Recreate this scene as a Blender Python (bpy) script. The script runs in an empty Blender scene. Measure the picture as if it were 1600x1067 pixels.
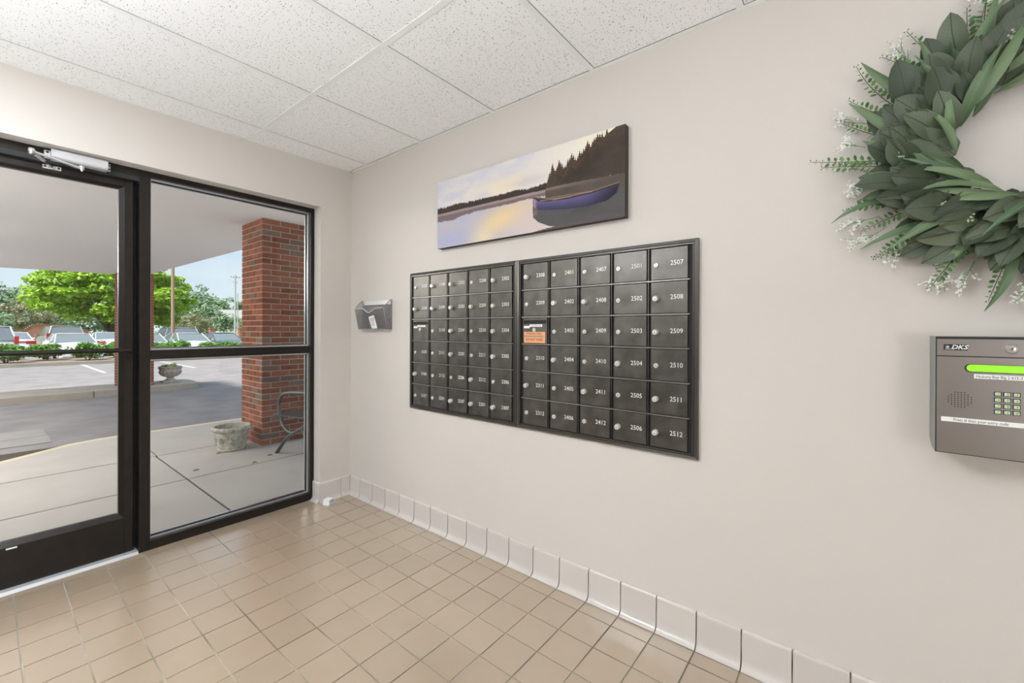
import bpy, bmesh, math, random
import numpy as np
from mathutils import Vector, Matrix

random.seed(7)
sc = bpy.context.scene
COL = sc.collection

# ---------------------------------------------------------------- camera
CAM_LOC = Vector((-1.7723, -2.9952, 1.2465))
YAW, PIT, ROL, FPX, SHY = 0.8957, -0.0021, 0.0036, 665.75, -16.776
_fw = Vector((math.sin(YAW)*math.cos(PIT), math.cos(YAW)*math.cos(PIT), math.sin(PIT)))
_r = Vector((math.cos(YAW), -math.sin(YAW), 0)); _u = _r.cross(_fw)
_r2 = _r*math.cos(ROL) + _u*math.sin(ROL); _u2 = _u*math.cos(ROL) - _r*math.sin(ROL)
cam = bpy.data.cameras.new('camera'); cam_o = bpy.data.objects.new('camera', cam); COL.objects.link(cam_o)
cam.sensor_fit = 'HORIZONTAL'; cam.sensor_width = 36; cam.lens = FPX/1600*36; cam.shift_y = SHY/1600
cam.clip_start = 0.02; cam.clip_end = 1000
m = Matrix.Identity(4)
for i in range(3):
    m[i][0] = _r2[i]; m[i][1] = _u2[i]; m[i][2] = -_fw[i]; m[i][3] = CAM_LOC[i]
cam_o.matrix_world = m
sc.camera = cam_o

# ---------------------------------------------------------------- world
W = bpy.data.worlds.new('world'); sc.world = W; W.use_nodes = True
nt = W.node_tree; nt.nodes.clear()
wo = nt.nodes.new('ShaderNodeOutputWorld'); bg = nt.nodes.new('ShaderNodeBackground')
tc = nt.nodes.new('ShaderNodeTexCoord'); sx = nt.nodes.new('ShaderNodeSeparateXYZ'); rp = nt.nodes.new('ShaderNodeValToRGB')
nt.links.new(tc.outputs['Generated'], sx.inputs[0]); nt.links.new(sx.outputs['Z'], rp.inputs[0])
el = rp.color_ramp.elements
el[0].position = 0.0; el[0].color = (0.88, 0.95, 1.0, 1)
el[1].position = 1.0; el[1].color = (0.50, 0.69, 0.95, 1)
e = el.new(0.10); e.color = (0.74, 0.88, 1.0, 1)
e = el.new(0.30); e.color = (0.60, 0.78, 1.0, 1)
mp = nt.nodes.new('ShaderNodeMapping'); mp.inputs['Scale'].default_value = (1, 1, 3.5)
nz = nt.nodes.new('ShaderNodeTexNoise'); nz.inputs['Scale'].default_value = 2.6; nz.inputs['Detail'].default_value = 6
cr = nt.nodes.new('ShaderNodeValToRGB'); cr.color_ramp.elements[0].position = 0.48; cr.color_ramp.elements[1].position = 0.75
mxw = nt.nodes.new('ShaderNodeMixRGB'); mxw.inputs[2].default_value = (1.0, 1.0, 1.0, 1)
nt.links.new(tc.outputs['Generated'], mp.inputs[0]); nt.links.new(mp.outputs[0], nz.inputs['Vector'])
nt.links.new(nz.outputs['Fac'], cr.inputs[0]); nt.links.new(cr.outputs[0], mxw.inputs[0])
nt.links.new(rp.outputs[0], mxw.inputs[1]); nt.links.new(mxw.outputs[0], bg.inputs['Color'])
bg.inputs['Strength'].default_value = 1.0
nt.links.new(bg.outputs[0], wo.inputs[0])

# ---------------------------------------------------------------- sun
sun = bpy.data.lights.new('sun', 'SUN'); sun.energy = 8.8; sun.angle = math.radians(9); sun.color = (1.0, 0.95, 0.87)
sun_o = bpy.data.objects.new('sun', sun); COL.objects.link(sun_o)
sun_o.rotation_euler = Vector((0.46, 0.14, -0.87)).to_track_quat('-Z', 'Y').to_euler()
CEILING_FILL_POWER = (5.0, 40.0)   # two ceiling lights added out of view as fill, rear and by the door
GLOBE_FILL_POWER = 27.0         # globe lamp added behind the viewpoint as fill

UPLIGHT_FILL_POWER = (170.0, 92.0)   # two unseen uplighters added to bounce light off the ceiling
CANOPY_FILL_POWER = 57.0       # unseen lights added to brighten the space under the canopy

# ---------------------------------------------------------------- view
vs = sc.view_settings
vs.view_transform = 'Standard'; vs.look = 'None'; vs.exposure = 0.0; vs.gamma = 1.0
vs.use_curve_mapping = False

# ---------------------------------------------------------------- helpers
MATS = {}
def nodes_of(name):
    mt = bpy.data.materials.new(name); mt.use_nodes = True
    t = mt.node_tree; b = t.nodes['Principled BSDF']
    MATS[name] = mt
    return mt, t, b
def N(t, kind, **kw):
    n = t.nodes.new(kind)
    for k, v in kw.items():
        if k in n.inputs: n.inputs[k].default_value = v
        else: setattr(n, k, v)
    return n
def rgba(c): return (c[0], c[1], c[2], 1)
def pos(t):                                   # world position: pieces of one surface do not repeat
    return N(t, 'ShaderNodeNewGeometry').outputs['Position']
def mat(name, col, rough=0.5, metal=0.0, spec=0.5, var=0.0, vscale=8.0, bump=0.0, bscale=60.0, rnd=0.0,
        col2=None, coat=0.0, emit=None, estr=0.0, detail=4.0, island=False):
    """principled material; var = noise towards col2, rnd = brightness change per object or per mesh island"""
    mt, t, b = nodes_of(name)
    b.inputs['Base Color'].default_value = rgba(col); b.inputs['Roughness'].default_value = rough
    b.inputs['Metallic'].default_value = metal; b.inputs['Specular IOR Level'].default_value = spec
    if coat: b.inputs['Coat Weight'].default_value = coat; b.inputs['Coat Roughness'].default_value = 0.1 if rough < 0.29 else 0.22
    if name == 'floor_tile': b.inputs['Coat IOR'].default_value = 1.9; b.inputs['Coat Roughness'].default_value = 0.2
    src = None
    if var > 0:
        n = N(t, 'ShaderNodeTexNoise', Scale=vscale, Detail=detail); t.links.new(pos(t), n.inputs['Vector'])
        r = N(t, 'ShaderNodeValToRGB'); r.color_ramp.elements[0].position = 0.35; r.color_ramp.elements[1].position = 0.68
        t.links.new(n.outputs['Fac'], r.inputs[0])
        mu = N(t, 'ShaderNodeMath', operation='MULTIPLY'); mu.inputs[1].default_value = var
        t.links.new(r.outputs[0], mu.inputs[0])
        mx = N(t, 'ShaderNodeMixRGB'); mx.inputs[1].default_value = rgba(col)
        mx.inputs[2].default_value = rgba(col2 or [c*0.7 for c in col]); t.links.new(mu.outputs[0], mx.inputs[0])
        src = mx.outputs[0]
    if rnd > 0:
        if island: ro = N(t, 'ShaderNodeNewGeometry').outputs['Random Per Island']
        else: ro = N(t, 'ShaderNodeObjectInfo').outputs['Random']
        mr = N(t, 'ShaderNodeMapRange'); mr.inputs['To Min'].default_value = 1-rnd; mr.inputs['To Max'].default_value = 1+rnd
        t.links.new(ro, mr.inputs[0])
        mm = N(t, 'ShaderNodeMixRGB', blend_type='MULTIPLY'); mm.inputs[0].default_value = 1
        if src: t.links.new(src, mm.inputs[1])
        else: mm.inputs[1].default_value = rgba(col)
        t.links.new(mr.outputs[0], mm.inputs[2]); src = mm.outputs[0]
    if src: t.links.new(src, b.inputs['Base Color'])
    if bump > 0:
        n = N(t, 'ShaderNodeTexNoise', Scale=bscale, Detail=3.0); t.links.new(pos(t), n.inputs['Vector'])
        bp = N(t, 'ShaderNodeBump', Strength=bump, Distance=0.002); t.links.new(n.outputs['Fac'], bp.inputs['Height'])
        t.links.new(bp.outputs[0], b.inputs['Normal'])
    if emit:
        b.inputs['Emission Color'].default_value = rgba(emit); b.inputs['Emission Strength'].default_value = estr
    return mt

def wloc(o):
    v = Vector((0, 0, 0))
    while o is not None: v += o.location; o = o.parent
    return v
def link(o, parent=None):
    COL.objects.link(o)
    if parent is not None: o.parent = parent
    return o
def tag(o, label=None, cat=None, group=None, kind=None):
    if label: o['label'] = label
    if cat: o['category'] = cat
    if group: o['group'] = group
    if kind: o['kind'] = kind
    return o
def thing(name, label, cat, loc, group=None, kind=None, parent=None):
    o = bpy.data.objects.new(name, None); o.empty_display_size = 0.05; o.location = loc
    link(o, parent); return tag(o, label, cat, group, kind)
def inst(name, me, loc, parent, rot=None, scale=None):
    """one more piece sharing mesh data; loc in world coordinates"""
    o = bpy.data.objects.new(name, me); link(o, parent)
    o.location = Vector(loc) - wloc(parent) if parent is not None else Vector(loc)
    if rot is not None: o.rotation_euler = rot
    if scale is not None: o.scale = scale
    return o

class MB:
    """collects shapes in world coordinates, builds ONE mesh object"""
    def __init__(s): s.v = []; s.f = []
    def add(s, vs, fs):
        n = len(s.v); s.v += [tuple(p) for p in vs]; s.f += [tuple(i+n for i in f) for f in fs]; return s
    def box(s, x0, x1, y0, y1, z0, z1):
        x0, x1 = min(x0, x1), max(x0, x1); y0, y1 = min(y0, y1), max(y0, y1); z0, z1 = min(z0, z1), max(z0, z1)
        return s.add([(x0,y0,z0),(x1,y0,z0),(x1,y1,z0),(x0,y1,z0),(x0,y0,z1),(x1,y0,z1),(x1,y1,z1),(x0,y1,z1)],
                     [(0,3,2,1),(4,5,6,7),(0,1,5,4),(1,2,6,5),(2,3,7,6),(3,0,4,7)])
    def hexa(s, P): return s.add(P, [(0,3,2,1),(4,5,6,7),(0,1,5,4),(1,2,6,5),(2,3,7,6),(3,0,4,7)])
    def prism(s, a, b):          # two matching polygons (lists of points), capped
        n = len(a); fs = [tuple(range(n-1,-1,-1)), tuple(range(n,2*n))]
        fs += [(i,(i+1)%n,n+(i+1)%n,n+i) for i in range(n)]
        return s.add(list(a)+list(b), fs)
    def loft(s, rings, cap=True, closed=True):
        n = len(rings[0]); vs = [p for r in rings for p in r]; fs = []
        for k in range(len(rings)-1):
            for i in range(n if closed else n-1):
                j = (i+1)%n; fs.append((k*n+i, k*n+j, (k+1)*n+j, (k+1)*n+i))
        if cap: fs.append(tuple(range(n-1,-1,-1))); fs.append(tuple(range((len(rings)-1)*n, len(rings)*n)))
        return s.add(vs, fs)
    def tube(s, path, r, seg=8, cap=True):
        P = [Vector(p) for p in path]; rs = r if isinstance(r, (list, tuple)) else [r]*len(P)
        rings = []; up = None
        for i, p in enumerate(P):
            d = (P[min(i+1, len(P)-1)] - P[max(i-1, 0)]).normalized()
            if up is None: up = Vector((0,0,1)) if abs(d.z) < 0.9 else Vector((1,0,0))
            x = d.cross(up).normalized(); y = x.cross(d).normalized(); up = y
            rings.append([p + (x*math.cos(2*math.pi*k/seg) + y*math.sin(2*math.pi*k/seg))*rs[i] for k in range(seg)])
        return s.loft(rings, cap)
    def lathe(s, prof, c, seg=24, axis='z', cap=True):
        rings = []
        for r, h in prof:
            ring = []
            for k in range(seg):
                a = 2*math.pi*k/seg; p, q = r*math.cos(a), r*math.sin(a)
                ring.append({'z': (c[0]+p, c[1]+q, c[2]+h), 'x': (c[0]+h, c[1]+p, c[2]+q), 'y': (c[0]+p, c[1]+h, c[2]+q)}[axis])
            rings.append(ring)
        return s.loft(rings, cap)
    def mesh(s, name, org=(0,0,0), bevel=0.0, seg=1, smooth=False):
        me = bpy.data.meshes.new(name); o = Vector(org)
        me.from_pydata([tuple(Vector(p)-o) for p in s.v], [], s.f); me.update()
        b = bmesh.new(); b.from_mesh(me)
        bmesh.ops.recalc_face_normals(b, faces=b.faces)
        if bevel > 0: bmesh.ops.bevel(b, geom=list(b.edges), offset=bevel, segments=seg, profile=0.6, affect='EDGES', clamp_overlap=True)
        b.to_mesh(me); b.free()
        if smooth:
            for p in me.polygons: p.use_smooth = True
            if smooth != 'all':
                me.set_sharp_from_angle(angle=math.radians(smooth if isinstance(smooth, (int, float)) and smooth is not True else 40))
        return me
    def build(s, name, material, parent=None, bevel=0.0, seg=1, smooth=False, loc=None):
        base = wloc(parent) if parent is not None else Vector((0,0,0))
        L = Vector(loc) if loc is not None else base
        me = s.mesh(name, L, bevel, seg, smooth); me.materials.append(material)
        o = bpy.data.objects.new(name, me); link(o, parent)
        o.location = L - base
        return o
def struct(name, mb, material, label=None, cat=None, **kw):
    o = mb.build(name, material, **kw); o['kind'] = 'structure'
    if label: tag(o, label, cat or 'structure')
    return o
def soup(name, V, F, material, parent=None, smooth=False):      # fast numpy mesh (quads)
    me = bpy.data.meshes.new(name); base = wloc(parent) if parent is not None else Vector((0,0,0))
    V = np.asarray(V, np.float32) - np.array(base, np.float32); F = np.asarray(F, np.int32)
    k = F.shape[1]
    me.vertices.add(len(V)); me.vertices.foreach_set('co', V.ravel())
    me.loops.add(F.size); me.loops.foreach_set('vertex_index', F.ravel())
    me.polygons.add(len(F)); me.polygons.foreach_set('loop_start', np.arange(0, F.size, k, dtype=np.int32))
    me.polygons.foreach_set('loop_total', np.full(len(F), k, np.int32))
    me.update(calc_edges=True); me.validate()
    me.materials.append(material)
    o = bpy.data.objects.new(name, me); link(o, parent); return o
_TXT = {}
def text_mesh(txt, size, align='CENTER', extr=0.0003, shear=0.0, bold=0.0):
    key = (txt, size, align, shear, bold)
    if key in _TXT: return _TXT[key]
    cu = bpy.data.curves.new('lettering', 'FONT'); cu.body = txt; cu.size = size; cu.align_x = align; cu.align_y = 'CENTER'
    cu.extrude = extr; cu.resolution_u = 2; cu.shear = shear; cu.offset = bold
    ob = bpy.data.objects.new('lettering', cu); COL.objects.link(ob)
    dg = bpy.context.evaluated_depsgraph_get()
    me = bpy.data.meshes.new_from_object(ob.evaluated_get(dg))
    bpy.data.objects.remove(ob); bpy.data.curves.remove(cu)
    _TXT[key] = me; return me
# lettering facing -X (mail wall): text right = -Y, text up = +Z
ROT_MAIL = Matrix(((0,0,-1),(-1,0,0),(0,1,0))).to_euler()
ROT_FRONT = Matrix(((1,0,0),(0,0,-1),(0,1,0))).to_euler()      # facing -Y
def letter(txt, size, loc, material, parent, name='lettering', rot=ROT_MAIL, stretch=None, **kw):
    me = text_mesh(txt, size, **kw)
    if not me.materials: me.materials.append(material)
    return inst(name, me, loc, parent, rot=rot, scale=stretch)

# ---------------------------------------------------------------- materials
M = {}
M['wall'] = mat('wall_paint', (0.625, 0.583, 0.538), rough=0.6, spec=0.3, var=0.10, vscale=1.3, col2=(0.605, 0.556, 0.506), bump=0.12, bscale=90)
M['dwall'] = mat('taupe_paint', (0.16, 0.135, 0.115), rough=0.7, var=0.2, vscale=2)
M['trimw'] = mat('white_paint', (0.80, 0.79, 0.76), rough=0.4)
M['grout'] = mat('floor_grout', (0.50, 0.45, 0.37), rough=0.95, spec=0.2, var=0.9, vscale=2.6, col2=(0.11, 0.095, 0.075), detail=7)
M['tile'] = mat('floor_tile', (0.385, 0.295, 0.215), rough=0.30, spec=0.7, coat=1.0, var=0.35, vscale=9, col2=(0.355, 0.262, 0.182), rnd=0.03, bump=0.04, bscale=120)
M['base'] = mat('cove_tile', (0.585, 0.545, 0.51), rough=0.22, spec=0.6, var=0.3, vscale=6, col2=(0.60, 0.535, 0.47), rnd=0.04)
M['bgrout'] = mat('base_grout', (0.09, 0.085, 0.075), rough=0.9, var=0.7, vscale=9, col2=(0.42, 0.40, 0.37))
M['tee'] = mat('tee_white', (0.84, 0.84, 0.82), rough=0.45)
M['plenum'] = mat('plenum_dark', (0.03, 0.03, 0.03), rough=0.9)
M['bronze'] = mat('bronze_aluminium', (0.014, 0.011, 0.009), rough=0.36, metal=0.2, spec=0.35, var=0.5, vscale=20, col2=(0.024, 0.018, 0.013))
M['stop'] = mat('satin_stop', (0.62, 0.63, 0.66), rough=0.3, metal=0.8)
M['gasket'] = mat('black_gasket', (0.015, 0.015, 0.016), rough=0.6)
M['chrome'] = mat('bright_metal', (0.80, 0.80, 0.80), rough=0.25, metal=1.0)
M['silver'] = mat('silver_paint', (0.66, 0.66, 0.67), rough=0.38, metal=0.45)
M['steel'] = mat('brushed_steel', (0.39, 0.355, 0.33), rough=0.34, metal=0.9, var=0.25, vscale=5, col2=(0.33, 0.295, 0.27))
M['black'] = mat('black_plastic', (0.012, 0.012, 0.012), rough=0.5)
M['white'] = mat('white_label', (0.85, 0.85, 0.83), rough=0.6)
M['ink'] = mat('dark_ink', (0.03, 0.03, 0.035), rough=0.7)
M['paint_white'] = mat('white_lettering', (0.85, 0.85, 0.83), rough=0.5)
M['plastic'] = mat('white_plastic', (0.83, 0.83, 0.81), rough=0.35)
M['concrete'] = mat('concrete', (0.40, 0.375, 0.35), rough=0.85, var=0.55, vscale=2.2, col2=(0.33, 0.305, 0.28), bump=0.25, bscale=160, rnd=0.03, detail=8)
M['kerb'] = mat('kerb_concrete', (0.36, 0.32, 0.27), rough=0.85, var=0.5, vscale=3, col2=(0.27, 0.235, 0.19), bump=0.3, bscale=120)
M['asphalt'] = mat('asphalt', (0.225, 0.208, 0.21), rough=0.9, var=0.85, vscale=2.2, col2=(0.155, 0.142, 0.145), bump=0.6, bscale=140, detail=10)
M['patch'] = mat('grey_plate', (0.25, 0.235, 0.23), rough=0.8, var=0.5, vscale=4, col2=(0.19, 0.18, 0.175), bump=0.3, bscale=90)
M['stripe'] = mat('road_paint', (0.42, 0.41, 0.40), rough=0.8)
M['soffit'] = mat('soffit_paint', (0.88, 0.85, 0.84), rough=0.7, var=0.25, vscale=1.5, col2=(0.84, 0.80, 0.785))
M['brick'] = mat('red_brick', (0.25, 0.082, 0.046), rough=0.9, spec=0.2, var=0.6, vscale=14, col2=(0.165, 0.062, 0.04), rnd=0.28, bump=0.5, bscale=140)
M['brickd'] = mat('dark_brick', (0.13, 0.085, 0.065), rough=0.85, var=0.6, vscale=16, col2=(0.20, 0.10, 0.07), rnd=0.2, bump=0.5, bscale=140)
M['mortar'] = mat('mortar', (0.36, 0.29, 0.205), rough=0.95, var=0.4, vscale=20, col2=(0.32, 0.26, 0.19), bump=0.4, bscale=200)
M['pot'] = mat('cast_stone', (0.48, 0.455, 0.385), rough=0.85, var=0.7, vscale=30, col2=(0.20, 0.175, 0.13), bump=0.7, bscale=70)
M['soil'] = mat('dark_soil', (0.05, 0.04, 0.03), rough=1.0, var=0.5, vscale=30)
M['benchm'] = mat('grey_steel', (0.075, 0.083, 0.09), rough=0.35, metal=0.5)
M['bark'] = mat('bark', (0.12, 0.085, 0.06), rough=0.95, var=0.5, vscale=6)
M['grass'] = mat('lawn', (0.15, 0.20, 0.04), rough=0.95, var=0.5, vscale=0.6, col2=(0.20, 0.23, 0.06))
M['mulch'] = mat('mulch', (0.22, 0.15, 0.11), rough=0.95, var=0.7, vscale=8, col2=(0.13, 0.09, 0.065))
M['pole'] = mat('wood_pole', (0.36, 0.24, 0.16), rough=0.9, var=0.4, vscale=2)
M['rubber'] = mat('rubber', (0.02, 0.02, 0.02), rough=0.8)
M['carglass'] = mat('car_glass', (0.13, 0.155, 0.17), rough=0.08, spec=0.8, coat=0.6)
M['lampr'] = mat('tail_lamp', (0.45, 0.03, 0.02), rough=0.25)
M['lampo'] = mat('orange_lamp', (0.70, 0.12, 0.03), rough=0.25)
M['lampw'] = mat('head_lamp', (0.7, 0.72, 0.74), rough=0.15)
M['housew'] = mat('white_siding', (0.72, 0.72, 0.70), rough=0.8)
M['roofg'] = mat('grey_roof', (0.30, 0.29, 0.29), rough=0.9)

def leaf_mat(name, col, col2, rnd=0.35, trans=0.35, island=True, rough=0.5, vein=0.4):
    mt, t, b = nodes_of(name)
    if island: ro = N(t, 'ShaderNodeNewGeometry').outputs['Random Per Island']
    else: ro = N(t, 'ShaderNodeObjectInfo').outputs['Random']
    mx = N(t, 'ShaderNodeMixRGB'); mx.inputs[1].default_value = rgba(col); mx.inputs[2].default_value = rgba(col2)
    t.links.new(ro, mx.inputs[0]); cs = mx.outputs[0]
    if not island:                            # single leaves carry a midrib and faint side veins
        oc = N(t, 'ShaderNodeTexCoord'); sp = N(t, 'ShaderNodeSeparateXYZ'); t.links.new(oc.outputs['Object'], sp.inputs[0])
        ab = N(t, 'ShaderNodeMath', operation='ABSOLUTE'); t.links.new(sp.outputs['Y'], ab.inputs[0])
        lt = N(t, 'ShaderNodeMath', operation='LESS_THAN'); lt.inputs[1].default_value = 0.0011; t.links.new(ab.outputs[0], lt.inputs[0])
        sv = N(t, 'ShaderNodeMath', operation='SUBTRACT'); t.links.new(sp.outputs['X'], sv.inputs[0]); t.links.new(ab.outputs[0], sv.inputs[1])
        md = N(t, 'ShaderNodeMath', operation='MODULO'); md.inputs[1].default_value = 0.011; t.links.new(sv.outputs[0], md.inputs[0])
        l2_ = N(t, 'ShaderNodeMath', operation='LESS_THAN'); l2_.inputs[1].default_value = 0.0009; t.links.new(md.outputs[0], l2_.inputs[0])
        h2 = N(t, 'ShaderNodeMath', operation='MULTIPLY'); h2.inputs[1].default_value = 0.35; t.links.new(l2_.outputs[0], h2.inputs[0])
        mxx = N(t, 'ShaderNodeMath', operation='MAXIMUM'); t.links.new(lt.outputs[0], mxx.inputs[0]); t.links.new(h2.outputs[0], mxx.inputs[1])
        vm = N(t, 'ShaderNodeMixRGB'); vm.inputs[2].default_value = rgba([c*vein for c in col]); t.links.new(mxx.outputs[0], vm.inputs[0]); t.links.new(cs, vm.inputs[1]); cs = vm.outputs[0]
    t.links.new(cs, b.inputs['Base Color'])
    b.inputs['Roughness'].default_value = rough
    if trans > 0:
        tr = N(t, 'ShaderNodeBsdfTranslucent'); t.links.new(cs, tr.inputs['Color'])
        ms = N(t, 'ShaderNodeMixShader'); ms.inputs[0].default_value = trans
        out = t.nodes['Material Output']
        t.links.new(b.outputs[0], ms.inputs[1]); t.links.new(tr.outputs[0], ms.inputs[2]); t.links.new(ms.outputs[0], out.inputs[0])
    return mt
M['leaf_tree'] = leaf_mat('bright_leaves', (0.17, 0.33, 0.015), (0.46, 0.66, 0.06), trans=0.45)
M['leaf_bush'] = leaf_mat('bush_leaves', (0.04, 0.15, 0.016), (0.24, 0.44, 0.07), trans=0.4)
M['leaf_hazed'] = leaf_mat('hazed_leaves', (0.16, 0.26, 0.14), (0.29, 0.40, 0.24), trans=0.3)  # haze of distance put into the leaf colour itself
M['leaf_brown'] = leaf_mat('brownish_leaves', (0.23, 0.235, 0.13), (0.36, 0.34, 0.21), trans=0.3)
M['leaf_urn'] = leaf_mat('yellow_green_leaves', (0.25, 0.35, 0.05), (0.62, 0.66, 0.22))

# glass: mostly lets through, reflects by angle
gm, t, b = nodes_of('clear_glass'); t.nodes.remove(b)
tr = N(t, 'ShaderNodeBsdfTransparent'); tr.inputs[0].default_value = (0.965, 0.98, 0.975, 1)
gl = N(t, 'ShaderNodeBsdfGlossy'); gl.inputs['Roughness'].default_value = 0.0
fr = N(t, 'ShaderNodeFresnel'); fr.inputs['IOR'].default_value = 1.35
ms = N(t, 'ShaderNodeMixShader'); out = t.nodes['Material Output']
t.links.new(fr.outputs[0], ms.inputs[0]); t.links.new(tr.outputs[0], ms.inputs[1]); t.links.new(gl.outputs[0], ms.inputs[2]); t.links.new(ms.outputs[0], out.inputs[0])
M['glass'] = gm

# fissured ceiling tile
cm, t, b = nodes_of('fissured_tile')
b.inputs['Roughness'].default_value = 0.9; b.inputs['Specular IOR Level'].default_value = 0.2
P_ = pos(t)
def specks(scale, thr, keep, stretch):
    mpn = N(t, 'ShaderNodeMapping'); mpn.inputs['Scale'].default_value = stretch; t.links.new(P_, mpn.inputs[0])
    ns = N(t, 'ShaderNodeTexNoise', Scale=scale*0.6, Detail=2.0); t.links.new(mpn.outputs[0], ns.inputs['Vector'])
    ad = N(t, 'ShaderNodeMixRGB', blend_type='ADD'); ad.inputs[0].default_value = 0.012
    t.links.new(mpn.outputs[0], ad.inputs[1]); t.links.new(ns.outputs['Color'], ad.inputs[2])
    vo = N(t, 'ShaderNodeTexVoronoi', Scale=scale); t.links.new(ad.outputs[0], vo.inputs['Vector'])
    lt = N(t, 'ShaderNodeMath', operation='LESS_THAN'); lt.inputs[1].default_value = thr; t.links.new(vo.outputs['Distance'], lt.inputs[0])
    sp = N(t, 'ShaderNodeSeparateXYZ'); t.links.new(vo.outputs['Color'], sp.inputs[0])
    gt = N(t, 'ShaderNodeMath', operation='LESS_THAN'); gt.inputs[1].default_value = keep; t.links.new(sp.outputs[0], gt.inputs[0])
    mu = N(t, 'ShaderNodeMath', operation='MULTIPLY'); t.links.new(lt.outputs[0], mu.inputs[0]); t.links.new(gt.outputs[0], mu.inputs[1])
    return mu.outputs[0]
s1 = specks(105, 0.23, 0.42, (1, 1.5, 1)); s2 = specks(72, 0.19, 0.36, (1.7, 1, 1)); s3 = specks(190, 0.24, 0.4, (1, 1, 1))
c0 = N(t, 'ShaderNodeMixRGB'); c0.inputs[1].default_value = (0.90, 0.90, 0.89, 1); c0.inputs[2].default_value = (0.70, 0.69, 0.67, 1); t.links.new(s3, c0.inputs[0])
c1 = N(t, 'ShaderNodeMixRGB'); c1.inputs[2].default_value = (0.33, 0.32, 0.305, 1); t.links.new(s1, c1.inputs[0]); t.links.new(c0.outputs[0], c1.inputs[1])
c2 = N(t, 'ShaderNodeMixRGB'); c2.inputs[2].default_value = (0.17, 0.165, 0.155, 1); t.links.new(s2, c2.inputs[0]); t.links.new(c1.outputs[0], c2.inputs[1])
t.links.new(c2.outputs[0], b.inputs['Base Color'])
M['ctile'] = cm

# mailbox metal: dark bronze aluminium, smudged
mm_, t, b = nodes_of('smudged_bronze_metal')
b.inputs['Metallic'].default_value = 0.88
n1 = N(t, 'ShaderNodeTexNoise', Scale=16.0, Detail=5.0); t.links.new(pos(t), n1.inputs['Vector'])
r1 = N(t, 'ShaderNodeValToRGB'); r1.color_ramp.elements[0].color = (0.122, 0.114, 0.103, 1); r1.color_ramp.elements[1].color = (0.172, 0.163, 0.151, 1)
r1.color_ramp.elements[0].position = 0.35; r1.color_ramp.elements[1].position = 0.7
t.links.new(n1.outputs['Fac'], r1.inputs[0]); t.links.new(r1.outputs[0], b.inputs['Base Color'])
r2 = N(t, 'ShaderNodeMapRange'); r2.inputs['From Min'].default_value = 0.3; r2.inputs['From Max'].default_value = 0.7
r2.inputs['To Min'].default_value = 0.33; r2.inputs['To Max'].default_value = 0.40
t.links.new(n1.outputs['Fac'], r2.inputs[0]); t.links.new(r2.outputs[0], b.inputs['Roughness'])
M['mail'] = mm_
M['maild'] = mat('dark_bronze_frame', (0.115, 0.108, 0.10), rough=0.3, metal=0.75)
M['lock'] = mat('satin_nickel', (0.72, 0.71, 0.68), rough=0.35, metal=0.35)
M['rail'] = mat('worn_rail', (0.36, 0.355, 0.345), rough=0.32, metal=0.8)
M['mailgap'] = mat('mailbox_shadow_gap', (0.012, 0.012, 0.012), rough=0.7)
# ================================================================ ROOM SHELL
H = 2.44                     # ceiling
RX0, RY0 = -2.95, -5.1       # far ends of the room behind the camera
FY = 0.09                    # face of the storefront frame
ZT = 2.127                   # top of the storefront opening
XJ = -0.239                  # right jamb
XL = -2.24                   # left jamb

struct('wall_right', MB().box(0, 0.15, RY0, 0.0, -0.05, 2.75), M['wall'], 'cream painted wall carrying mailboxes, canvas and wreath', 'wall')
wf = MB().box(XJ, 0.15, 0, 0.2, -0.05, ZT).box(RX0-0.15, XL, 0, 0.2, -0.05, ZT).box(RX0-0.15, 0.15, 0, 0.2, ZT, 2.75)
struct('wall_front', wf, M['wall'], 'cream painted wall around the dark glass storefront', 'wall')
struct('wall_left', MB().box(RX0-0.15, RX0, RY0, 0, -0.05, 2.75), M['dwall'], 'dark taupe wall opposite the mailboxes', 'wall')
struct('wall_back', MB().box(RX0-0.15, 0.15, RY0-0.15, RY0, -0.05, 2.75), M['wall'], 'cream painted wall behind the viewpoint', 'wall')

# ---- floor: grout bed + tiles
floor = struct('floor', MB().box(RX0, 0.0, RY0, 0.19, -0.05, -0.0032), M['grout'], 'beige square quarry tile floor with worn grout', 'floor', loc=(0,0,0))
PX, PYY = 0.1565, 0.1583
xl = [-0.036, -0.109] + [-0.109-PX*k for k in range(1, 19)]
yl = [FY+0.004, 0.0143] + [0.0143-PYY*k for k in range(1, 34)]
def in_view(x, y, z):
    d = Vector((x, y, z)) - CAM_LOC; w = d.dot(_fw)
    if w < 0.3: return False
    px = 800+FPX*d.dot(_r2)/w; py = 533.5+SHY-FPX*d.dot(_u2)/w
    return -40 < px < 1640 and -40 < py < 1110
TM = {}
def tile_mesh(sx_, sy_):
    k = (round(sx_, 4), round(sy_, 4))
    if k not in TM:
        me = MB().box(-sx_/2, sx_/2, -sy_/2, sy_/2, -0.008, 0.0).mesh('floor_tile', bevel=0.0); me.materials.append(M['tile']); TM[k] = me
    return TM[k]
rest = MB(); G = 0.0058; cnt = 0
for i in range(len(xl)-1):
    for j in range(len(yl)-1):
        x1, x0 = xl[i]-G/2, xl[i+1]+G/2; y1, y0 = yl[j]-G/2, yl[j+1]+G/2
        if x0 < RX0+0.02: continue
        if j == 0 and x1 > XJ: continue
        if (y1 > 0.0 and j == 1 and x1 > XJ+0.05): y1 = -0.036
        cx, cy = (x0+x1)/2, (y0+y1)/2
        if any(in_view(a, b_, 0) for a, b_ in ((x0,y0),(x0,y1),(x1,y0),(x1,y1),(cx,cy))) and cnt < 298:
            dz = random.uniform(-0.0004, 0.0003)
            o = inst('floor_tile', tile_mesh(x1-x0, y1-y0), (cx, cy, dz), floor); cnt += 1
        else: rest.box(x0, x1, y0, y1, -0.008, 0)
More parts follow.
